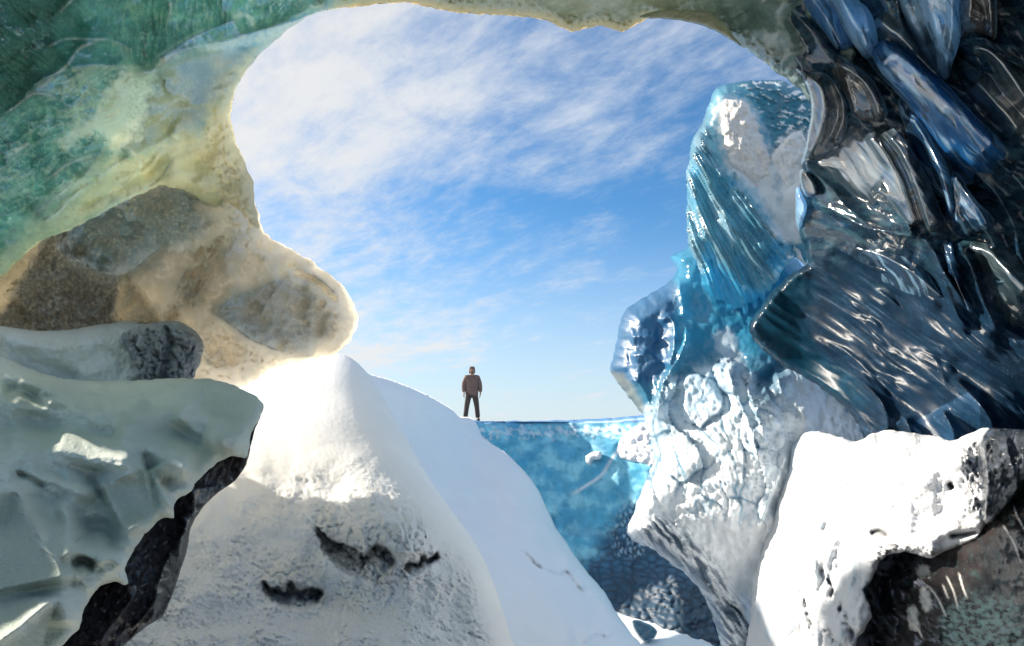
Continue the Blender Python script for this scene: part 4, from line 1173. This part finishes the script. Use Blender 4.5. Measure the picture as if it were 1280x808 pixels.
    lobes = [
        ('pale', [(958, -20), (975, -6), (988, 8), (1002, 26), (1022, 50), (1040, 72), (1041, 82), (1034, 91), (1014, 88), (996, 82), (990, 60), (980, 36), (966, 14)], PB, 0.0, [([(962, -10), (978, 24), (990, 56), (996, 80)], 3, 12, .10)]),
        ('brown', [(993, 85), (1004, 86), (1014, 89), (1028, 90), (1040, 96), (1050, 112), (1060, 132), (1061, 149), (1055, 172), (1044, 186), (1026, 196), (1003, 206), (1006, 190), (1010, 165), (1014, 140), (1012, 116), (1004, 100)], BR, 0.25, [([(1010, 92), (1024, 110), (1030, 140), (1022, 170), (1006, 200)], 9, 16, .16), ([(1040, 98), (1052, 122), (1054, 150), (1040, 182)], 10, 4, .1)]),
        ('small', [(1000, 214), (1008, 210), (1018, 224), (1023, 238), (1023, 247), (1010, 249), (1002, 236)], BR, 0.15, [([(1004, 214), (1016, 230), (1020, 246)], 5, 4, .08)]),
        ('clear', [(996, 234), (1004, 246), (1010, 260), (1004, 276), (1000, 290), (995, 278), (994, 256)], PB, 0.1, [([(998, 240), (1006, 260), (1000, 284)], 5, 4, .06)]),
        ('brown', [(1036, 76), (1050, 72), (1068, 84), (1086, 98), (1098, 118), (1105, 138), (1102, 155), (1090, 152), (1068, 150), (1062, 130), (1050, 108), (1040, 92)], BR, 0.3, [([(1044, 80), (1066, 90), (1084, 106), (1096, 130), (1100, 152)], 14, 5, .16), ([(1056, 92), (1064, 120), (1070, 146)], 6, 6, .08)]),
        ('pale', [(1030, -20), (1066, -20), (1072, 0), (1086, 14), (1094, 30), (1097, 46), (1092, 60), (1083, 70), (1072, 60), (1062, 46), (1052, 32), (1040, 10)], PB, 0.35, [([(1050, -10), (1062, 24), (1078, 48), (1084, 66)], 12, 6, .14), ([(1076, 4), (1084, 26), (1086, 42)], 4, 4, .1)]),
        ('pale', [(1128, -20), (1200, -20), (1198, 20), (1197, 48), (1190, 72), (1182, 94), (1170, 86), (1158, 70), (1146, 50), (1136, 28)], PB, 0.5, [([(1190, -10), (1190, 40), (1182, 84)], 16, 5, .14), ([(1140, -5), (1152, 30), (1164, 62)], 10, 10, -.1)]),
        ('brown', [(1199, -20), (1240, -20), (1244, 10), (1244, 38), (1240, 53), (1230, 46), (1216, 42), (1202, 48)], BR, 0.5, [([(1236, -10), (1240, 30), (1238, 48)], 9, 4, .12), ([(1214, -10), (1212, 30)], 8, 8, .08)]),
        ('blue', [(1086, 58), (1100, 50), (1120, 56), (1140, 70), (1160, 86), (1182, 106), (1204, 132), (1226, 154), (1246, 174), (1260, 190), (1265, 199), (1256, 208), (1236, 212), (1214, 222), (1200, 222), (1187, 210), (1172, 186), (1156, 160), (1140, 134), (1120, 112), (1100, 90)], BL, 0.3,
         [([(1092, 56), (1120, 72), (1150, 100), (1184, 132), (1216, 164), (1252, 200)], 12, 30, .24), ([(1104, 54), (1140, 82), (1180, 116), (1220, 158), (1260, 198)], 5, 7, .12), ([(1090, 66), (1110, 92), (1140, 124), (1166, 164), (1192, 208)], 14, 6, .12)]),
        ('dark', [(1062, 156), (1080, 152), (1102, 156), (1116, 166), (1130, 182), (1146, 206), (1158, 232), (1168, 258), (1178, 284), (1170, 300), (1150, 302), (1124, 292), (1096, 276), (1070, 256), (1046, 232), (1024, 214), (1022, 204), (1046, 190)], (0.03, 0.05, 0.07), 0.22,
         [([(1104, 160), (1128, 190), (1146, 230), (1158, 268), (1168, 298)], 26, 6, .22), ([(1080, 160), (1110, 200), (1134, 246), (1148, 292)], 10, 10, .10), ([(1090, 234), (1118, 254), (1134, 280), (1140, 298)], 14, 5, .12)]),
        ('blue', [(1128, 130), (1140, 134), (1156, 160), (1170, 186), (1184, 210), (1192, 240), (1196, 270), (1188, 282), (1178, 276), (1168, 250), (1156, 220), (1142, 190), (1132, 160)], lin(20, 60, 98), 0.28, [([(1134, 136), (1156, 172), (1176, 212), (1186, 250), (1190, 278)], 9, 5, .18)]),
        ('blue', [(1186, 208), (1194, 210), (1204, 224), (1210, 238), (1222, 254), (1236, 268), (1241, 282), (1238, 292), (1224, 288), (1206, 296), (1192, 290), (1190, 262), (1190, 234)], lin(24, 66, 104), 0.25, [([(1190, 212), (1206, 238), (1224, 262), (1238, 288)], 5, 14, .16), ([(1190, 216), (1194, 250), (1196, 284)], 6, 6, .1)]),
        ('blue', [(1150, 300), (1172, 300), (1188, 286), (1198, 300), (1202, 330), (1214, 372), (1222, 402), (1210, 396), (1196, 376), (1180, 348), (1164, 322)], lin(26, 74, 118), 0.12, [([(1176, 296), (1188, 330), (1200, 364), (1216, 396)], 8, 5, .14), ([(1188, 300), (1190, 326), (1186, 346)], 5, 5, .1)]),
        ('dark', [(1108, -20), (1136, -20), (1132, 16), (1140, 44), (1160, 74), (1182, 98), (1176, 104), (1150, 84), (1126, 62), (1104, 50), (1088, 34), (1078, 8), (1080, -20)], (0.05, 0.065, 0.07), 0.2, [([(1092, 20), (1124, 48), (1152, 76), (1180, 102)], 10, 7, .2), ([(1120, -6), (1128, 34), (1150, 66)], 8, 8, .1)]),
        ('dark', [(1200, 52), (1222, 46), (1244, 54), (1262, 72), (1290, 90), (1320, 120), (1330, 190), (1290, 200), (1266, 192), (1240, 164), (1214, 134), (1196, 100)], (0.035, 0.06, 0.07), 0.2, [([(1206, 60), (1234, 62), (1260, 90), (1290, 130)], 20, 10, .14), ([(1214, 100), (1244, 130), (1276, 170)], 10, 14, .1)]),
        ('dark', [(1196, 300), (1226, 292), (1262, 300), (1300, 330), (1330, 380), (1290, 400), (1256, 410), (1232, 398), (1212, 350)], (0.03, 0.055, 0.065), 0.12, [([(1204, 304), (1240, 320), (1290, 370)], 12, 12, .1)]),
        ('blue', [(1044, 300), (1080, 300), (1124, 312), (1150, 322), (1176, 352), (1196, 384), (1170, 384), (1130, 366), (1090, 344), (1056, 322)], (0.025, 0.06, 0.11), 0.08, [([(1052, 306), (1100, 318), (1146, 344), (1186, 380)], 8, 12, .1)]),
        ('pale', [(1038, -20), (1050, 0), (1060, 24), (1070, 50), (1060, 72), (1048, 66), (1034, 48), (1014, 24), (1000, 0), (992, -20)], lin(60, 120, 175), 0.12, [([(1010, -10), (1034, 24), (1056, 64)], 8, 10, .12)]),
    ]
    for i, (kind, pts, c, off, rd) in enumerate(lobes):
        if min(q[0] for q in pts) > 1020:
            mx_, my_ = sum(q[0] for q in pts) / len(pts), sum(q[1] for q in pts) / len(pts)
            pts = [(mx_ + 1.13 * (x - mx_), my_ + 1.10 * (y - my_)) for x, y in pts]
        xs, ys = [q[0] for q in pts], [q[1] for q in pts]
        ctr = [(x, y, dep(x, y) - off * 0.6 - 0.04) for x, y in pts] + [(sum(xs) / len(xs), sum(ys) / len(ys), dep(sum(xs) / len(xs), sum(ys) / len(ys)) - off - 0.16)]
        l = Relief(pts, ctr, 1.4, (0.5, 18), 40 + i)
        l.base(c, 0.18, {'pale': 0.4, 'clear': 0.4, 'blue': 0.25, 'brown': 0.2, 'small': 0.2, 'dark': 0.0}[kind], 0.5)
        wpx = max(6, min(max(xs) - min(xs), max(ys) - min(ys)) * 0.45)
        l.edge(wpx, 0.20)
        for q, a, d2, h in rd:
            l.ridge(q, a, d2, h * 1.5, 'c' if a < 9 else 'g', 0.12)
        l.h += 0.03 * fbm(*l.rot(50, 70, 16, 4, 40), 2, 60 + i)
        ax = 52 if kind in ('blue', 'dark') else 70
        l.paint(sstep(0.05, 0.4, fbm(*l.rot(ax, 70, 8, 5, 40), 3, 61 + i, 0.6)) * 0.8, (0.014, 0.032, 0.05))
        l.paint(sstep(0.15, 0.5, fbm(*l.rot(ax, 80, 7, 5, 40), 3, 161 + i, 0.6)) * 0.75, lin(150, 196, 228) if kind in ('pale', 'blue', 'clear') else lin(96, 110, 118))
        l.paint(sstep(4.0, 1.0, l.s) * 0.6, lin(170, 205, 230), 0.1)
        l.build('ice_lobe', M_LOBE, root, 0.4, wpx)


black_wall()

# ------------------------------------------------------------------ white ledge under the black wall
def white_ledge():
    root = empty('snowy_ice_ledge', world(1040, 830, 5.0))
    tag(root, 'bright white snowy ledge with a clear dark icy tip, below the black ice wall', 'ice ledge')
    D = [(1000, 545, 7.9), (1080, 548, 5.85), (1150, 544, 5.1), (1240, 536, 4.1), (1270, 600, 3.8), (1170, 690, 4.4), (1090, 700, 5.1), (1070, 800, 4.7), (940, 740, 7.75), (950, 830, 7.1), (970, 650, 7.9), (1020, 640, 6.5), (1020, 800, 5.4), (1130, 620, 4.8)]
    k = Relief([(1000, 546), (1012, 539), (1030, 541), (1050, 547), (1072, 552), (1082, 546), (1096, 540), (1112, 538), (1130, 540), (1150, 543), (1168, 545), (1192, 551), (1208, 543), (1222, 538), (1236, 535), (1250, 550), (1254, 600), (1240, 640), (1232, 656), (1222, 672), (1206, 680), (1190, 686), (1176, 692), (1166, 698), (1148, 694), (1130, 690), (1112, 694), (1100, 702), (1094, 716), (1088, 728), (1080, 738), (1084, 752), (1090, 770), (1082, 786), (1072, 800), (1064, 830), (1060, 880),
                (925, 880), (932, 812), (938, 770), (942, 730), (948, 700), (956, 672), (968, 640), (977, 606), (982, 575), (990, 556)], D, 1.8, (1.4, 10), 16)
    X, Y = k.x, k.y
    k.base((0.70, 0.72, 0.745), 0.45, 0, 0.8)
    fl2 = fbm(*k.rot(104, 90, 16, 10, 60), 3, 201)
    k.h += 0.05 * fl2 * sstep(1110, 1060, X)
    k.paint(sstep(0.1, 0.6, fl2) * sstep(1110, 1050, X) * 0.4, lin(160, 192, 216), 0.25)
    k.edge(22, 0.22)
    k.ridge([(1012, 540), (1030, 580), (1020, 640), (1000, 720), (985, 800)], 30, 26, 0.30, 'g', 0.1)
    k.ridge([(1056, 560), (1044, 600), (1030, 650), (1024, 700)], 14, 20, -0.16, 'g', 0.15)
    k.ridge([(1060, 600), (1120, 590), (1180, 590), (1220, 570)], 30, 34, 0.16, 'g', 0.15)
    k.ridge([(1062, 576), (1082, 548), (1100, 546)], 8, 10, 0.12, 'g', 0.2)
    # dark bare cracks low down
    for q, a, h in (([(1018, 700), (1030, 716), (1040, 740), (1056, 770), (1072, 810)], 4, -0.22), ([(1000, 720), (1004, 750), (1014, 780), (1020, 812)], 3, -0.16), ([(1030, 780), (1044, 800), (1056, 820)], 4, -0.2)):
        rg_ = np.clip(0.4 + 0.9 * fbm(X / 7, Y / 14, 3, 93), 0, 1)
        k.h += k.ridge(q, a, a * 1.5, h * 0.6, 'g', 0.25, raw=True) * h * 0.7 * rg_
        mk = k.ridge(q, a * 0.6, a * 0.9, 1, 'g', 0.25, raw=True) * rg_
        k.paint(np.clip(mk * 1.3, 0, 1) * sstep(-0.3, 0.1, fbm(X / 6, Y / 12, 3, 4)), (0.05, 0.055, 0.06), 0.25)
    # crumbly gaps near the lower edge
    for q in ([(1086, 668), (1100, 664), (1112, 672)], [(1184, 670), (1204, 668), (1226, 664)], [(1186, 602), (1192, 612)]):
        k.ridge(q, 3, 4, -0.12, 'g', 0.2)
        k.paint(np.clip(k.ridge(q, 2.5, 3.5, 1, 'g', 0.2, raw=True), 0, 1) * 0.9, (0.07, 0.07, 0.07), 0.5)
    cz = k.mask([(1090, 690), (1110, 680), (1150, 686), (1172, 692), (1160, 704), (1120, 706), (1096, 716)], 7, 4, 8)
    cn = fbm(*k.rot(15, 7, 3.4, 1, 9), 3, 7, 0.6)
    k.paint(cz * sstep(0.0, 0.3, cn) * 0.9, (0.06, 0.06, 0.065), 0.4)
    k.h += cz * 0.04 * cn
    sp = k.mask([(1202, 570), (1218, 552), (1232, 560), (1226, 600), (1224, 640), (1210, 640), (1206, 610)], 7, 4, 9)
    k.paint(sp * sstep(-0.05, 0.35, fbm(*k.rot(80, 9, 3.2, 1, 9), 3, 17, 0.6)) * 0.9, (0.06, 0.065, 0.08), 0.3)
    k.h += sp * 0.05 * fbm(*k.rot(80, 9, 4, 1, 9), 3, 17)
    k.h += 0.12 * fbm(X / 60, Y / 60, 3, 43) + 0.012 * fbm(X / 12, Y / 9, 3, 44) + 0.006 * fbm(X / 4, Y / 4, 2, 45)
    k.build('snow_cover', M_CRUST, root, 0.8, 40)
    t = Relief([(1222, 560), (1236, 536), (1256, 536), (1290, 538), (1340, 540), (1480, 545), (1480, 610), (1340, 600), (1290, 598), (1278, 606), (1270, 620), (1258, 634), (1246, 646), (1234, 657), (1226, 650), (1226, 610)],
               [(1236, 536, 3.95), (1230, 650, 3.85), (1275, 606, 3.55), (1290, 540, 3.5), (1340, 570, 3.1), (1250, 590, 3.68)], 1.6, (0.8, 10), 18)
    t.base((0.05, 0.058, 0.07), 0.12, 0.1, 0.8)
    t.edge(12, 0.25)
    for q, a, b2, h in (([(1240, 536), (1232, 560), (1236, 600), (1232, 650)], 8, 6, 0.10), ([(1276, 604), (1256, 632), (1234, 654)], 9, 4, 0.1), ([(1256, 540), (1262, 570), (1270, 600)], 6, 12, 0.08)):
        t.ridge(q, a, b2, h, 'c', 0.12)
    t.h += 0.04 * fbm(t.x / 22, t.y / 22, 3, 5) + 0.012 * ridged(*t.rot(100, 30, 5, 3, 20), 2, 6)
    t.paint(sstep(0.1, 0.7, fbm(t.x / 14, t.y / 14, 4, 7)) * 0.6, lin(110, 118, 132))
    t.build('ice_tip', M_BLACK, root, 0.5, 20)


white_ledge()

# ------------------------------------------------------------------ dark ice block, bottom right
def dark_block():
    b = Relief([(1640, 540), (1400, 545), (1290, 560), (1230, 610), (1160, 650), (1100, 680), (1070, 720), (1060, 790), (1070, 900), (1640, 900)],
               [(1640, 700, 2.6), (1400, 540, 3.3), (1280, 600, 3.75), (1160, 680, 5.0), (1080, 720, 5.9), (1070, 850, 5.4), (1200, 760, 4.0), (1280, 700, 3.3), (1280, 808, 2.9), (1400, 880, 2.2), (1150, 800, 4.5)], 1.8, (1, 12), 19)
    X, Y = b.x, b.y
    b.base((0.024, 0.022, 0.023), 0.22, 0, 1)
    b.paint(sstep(0.0, 0.8, fbm(X / 24, Y / 20, 5, 4, 0.65)) * 0.6, (0.050, 0.038, 0.036))
    b.paint(sstep(0.2, 0.8, fbm(*b.rot(80, 16, 7, 3, 20), 4, 14, 0.65)) * 0.5, lin(60, 84, 84))
    pt = b.mask([(1180, 770), (1210, 750), (1250, 744), (1268, 752), (1275, 780), (1290, 830), (1200, 840), (1180, 800)], 12, 8, 12)
    b.paint(pt * 0.8 * sstep(-0.6, 0.5, fbm(X / 9, Y / 6, 4, 24, 0.65)), lin(140, 168, 165), 0.5)
    vein = ridged(*b.rot(50, 40, 22, 8, 40), 4, 9)
    lft = b.mask([(1080, 720), (1110, 710), (1150, 715), (1180, 760), (1190, 830), (1070, 850), (1075, 770)], 10, 4, 16)
    b.paint(lft * sstep(1.45, 1.75, vein) * 0.8, lin(135, 140, 158), 0.3)
    b.h += lft * 0.06 * vein
    for q in ([(1086, 730), (1100, 760), (1120, 790), (1150, 820)], [(1110, 712), (1116, 740), (1130, 770), (1170, 800)], [(1090, 742), (1098, 730), (1106, 718)]):
        b.ridge(q, 7, 4, 0.12, 'c', 0.15)
    for pts in ([(1150, 738), (1158, 734), (1164, 760), (1156, 764)], [(1136, 760), (1144, 758), (1148, 788), (1138, 784)], [(1146, 710), (1160, 708), (1162, 718), (1150, 720)]):
        b.paint(b.mask(pts, 2.5, 2, 5) * 0.9, (0.6, 0.6, 0.58), 0.5)
    # long scratches
    for q in ([(1252, 654), (1266, 676), (1278, 708)], [(1266, 630), (1274, 650), (1284, 668)], [(1160, 732), (1172, 748), (1184, 774)], [(1182, 718), (1192, 740), (1198, 764)], [(1198, 714), (1204, 736), (1210, 750)], [(1178, 730), (1186, 750)], [(1132, 772), (1146, 784), (1154, 800)]):
        mk = b.ridge(q, 0.9, 0.9, 1, 'g', 0.2, raw=True)
        b.h += 0.015 * mk
        b.paint(np.clip(mk * 1.4, 0, 1), (0.72, 0.70, 0.66), 0.5)
    b.h += 0.07 * fbm(X / 40, Y / 34, 4, 43) + 0.012 * fbm(*b.rot(75, 24, 5, 3, 20), 3, 44)
    o = b.build('dark_ice_block', M_DARK, None, 1.0, 60)
    tag(o, 'dark ash-stained ice block with pale scratches in the bottom right corner', 'ice block')


dark_block()

# ------------------------------------------------------------------ small clear slab of ice on the cave floor
def slab():
    a = Relief([(790, 777), (800, 776), (814, 782), (822, 790), (818, 798), (808, 803), (798, 796)], [(790, 777, 15.3), (822, 790, 15.1), (800, 800, 14.8), (822, 777, 15.3)], 1.2, (0.6, 6), 3)
    a.base(lin(80, 110, 130), 0.1, 0.3)
    a.edge(4, 0.2)
    rim = sstep(2.5, 0.5, a.s)
    a.paint(rim * 0.7, lin(200, 215, 225), 0.4)
    a.h += 0.05 * fbm(a.x / 8, a.y / 6, 3, 3)
    o = a.build('ice_chunk', M_BLUE, None, 0.3, 5)
    tag(o, 'small clear chunk of broken ice lying at the foot of the bright snow slope', 'ice chunk')


slab()
#PERSON

# ------------------------------------------------------------------ the person on the ridge
def cloth(name, col, rough=0.8, sc=60.0):
    m = bpy.data.materials.new(name)
    m.use_nodes = True
    t = NT(m.node_tree)
    bs = t.n['Principled BSDF']
    tc = t.add('ShaderNodeTexCoord')
    n = t.noise(tc.outputs['Object'], sc, 4.0, 0.6)
    f = t.math('MULTIPLY_ADD', n, 0.6, 0.7)
    c = t.mix(1.0, (*col, 1), t.add('ShaderNodeCombineColor', None, Red=f, Green=f, Blue=f).outputs[0], 'MULTIPLY')
    t.set(bs.inputs['Base Color'], c)
    bs.inputs['Roughness'].default_value = rough
    bp = t.add('ShaderNodeBump', None, Height=t.noise(tc.outputs['Object'], 14.0, 3.0, 0.5))
    bp.inputs['Distance'].default_value = 0.02
    t.l.new(bp.outputs[0], bs.inputs['Normal'])
    return m


def skinned(name, verts, edges, mat, parent, levels=2):
    """grow a smooth surface round a skeleton of joints (x, y, z, radius across, radius in depth)"""
    me = bpy.data.meshes.new(name)
    me.from_pydata([v[:3] for v in verts], edges, [])
    o = bpy.data.objects.new(name, me)
    COL.objects.link(o)
    o.modifiers.new('skin', 'SKIN').use_smooth_shade = True
    for i, v in enumerate(verts):
        sv = me.skin_vertices[0].data[i]
        sv.radius = (v[3], v[4] if len(v) > 4 else v[3])
        sv.use_root = i == 0
    sb = o.modifiers.new('smooth', 'SUBSURF')
    sb.levels = sb.render_levels = levels
    dg = bpy.context.evaluated_depsgraph_get()
    dg.update()
    done = bpy.data.meshes.new_from_object(o.evaluated_get(dg))
    o.modifiers.clear()
    o.data = done
    bpy.data.meshes.remove(me)
    done.name = name
    done.materials.clear()
    done.materials.append(mat)
    for f in done.polygons:
        f.use_smooth = True
    o.parent = parent
    return o


def person():
    foot = world(589.5, 525.2, 23.1)
    foot[2] = PLAT_Z - 0.03
    root = empty('person', foot)
    root.rotation_euler = (0, 0, R(6))
    root.scale = (1.07, 1.07, 1.07)
    tag(root, 'person in a brown hooded jacket and dark trousers standing on the ridge against the sky', 'person')
    skin = cloth('weathered_skin', (0.30, 0.17, 0.11), 0.6)
    jack = cloth('brown_jacket_cloth', (0.17, 0.105, 0.085), 0.75)
    trou = cloth('dark_trouser_cloth', (0.085, 0.06, 0.045), 0.85)
    boot = cloth('boot_leather', (0.03, 0.026, 0.024), 0.6)
    V = [(0, 0, .94, .14, .11), (0, 0, 1.12, .13, .10), (0, .01, 1.34, .16, .11), (0, .01, 1.49, .058, .06), (0, -.01, 1.575, .068, .08), (0, 0, 1.68, .078, .095)]
    E = [(0, 1), (1, 2), (2, 3), (3, 4), (4, 5)]
    def chain(start, pts):
        p = start
        for q in pts:
            V.append(q)
            E.append((p, len(V) - 1))
            p = len(V) - 1
        return p
    for s in (-1, 1):
        w_ = chain(2, [(s * .20, .01, 1.41, .06), (s * .255, .03, 1.14, .045), (s * (.272 if s > 0 else .255), -.03 - (.04 if s > 0 else 0), .93, .028), (s * (.27 if s > 0 else .25), -.045 - (.04 if s > 0 else 0), .865, .036, .02)])
        for k, (fx, ln) in enumerate(((-.026, .075), (-.009, .086), (.009, .080), (.026, .062))):
            chain(w_, [(s * .26 + .3 * fx, -.065 + fx, .822, .0105), (s * .26 + .3 * fx - s * .006, -.070 + fx * 1.05, .822 - ln * .5, .009), (s * .26 + .2 * fx - s * .02, -.075 + fx, .822 - ln, .008)])
        chain(w_, [(s * .25, -.105, .845, .011), (s * .242, -.12, .815, .009)])
        chain(0, [(s * .10, 0, .86, .09), (s * .155, -.02, .50, .06), (s * .20, .02, .11, .042), (s * .215, -.12, .05, .038)])
    skinned('body', V, E, skin, root)
    # face: nose, eyes, beard under the hood
    skinned('nose', [(0, -.088, 1.63, .010), (0, -.104, 1.605, .016)], [(0, 1)], skin, root, 1)
    eye = cloth('dark_eye', (0.02, 0.02, 0.02), 0.3)
    for s in (-1, 1):
        skinned('eye', [(s * .030, -.086, 1.638, .010), (s * .034, -.085, 1.638, .009)], [(0, 1)], eye, root, 1)
    skinned('beard', [(0, -.075, 1.565, .05, .03), (0, -.07, 1.525, .045, .035)], [(0, 1)], cloth('brown_beard', (0.05, 0.03, 0.02), 0.9), root, 2)
    skinned('hood', [(0, .03, 1.49, .12, .10), (0, .035, 1.60, .112, .095), (0, .03, 1.69, .108, .10), (0, .015, 1.75, .075, .08)], [(0, 1), (1, 2), (2, 3)], jack, root)
    J = [(0, 0, 1.02, .225, .17), (0, 0, .80, .225, .17), (0, .01, 1.22, .225, .165), (0, .015, 1.38, .205, .14), (0, .01, 1.49, .12, .10)]
    JE = [(0, 1), (0, 2), (2, 3), (3, 4)]
    for s in (-1, 1):
        n = len(J)
        J += [(s * .185, .012, 1.385, .092, .09), (s * .232, .02, 1.25, .095, .09), (s * .258, .028, 1.11, .088, .085), (s * (.272 if s > 0 else .256), -.03 - (.04 if s > 0 else 0), .915, .066, .06)]
        JE += [(3, n), (n, n + 1), (n + 1, n + 2), (n + 2, n + 3)]
    jo = skinned('jacket', J, JE, jack, root)
    T = [(0, 0, .93, .165, .13)]
    TE = []
    for s in (-1, 1):
        n = len(T)
        T += [(s * .10, 0, .82, .108, .11), (s * .14, -.015, .60, .092, .095), (s * .165, -.015, .42, .08, .085), (s * .20, .01, .10, .072, .08)]
        TE += [(0, n), (n, n + 1), (n + 1, n + 2), (n + 2, n + 3)]
    skinned('trousers', T, TE, trou, root)
    for s in (-1, 1):
        skinned('boot', [(s * .20, .03, .13, .062), (s * .205, .02, .055, .062, .055), (s * .215, -.13, .045, .055, .045)], [(0, 1), (1, 2)], boot, root)


person()
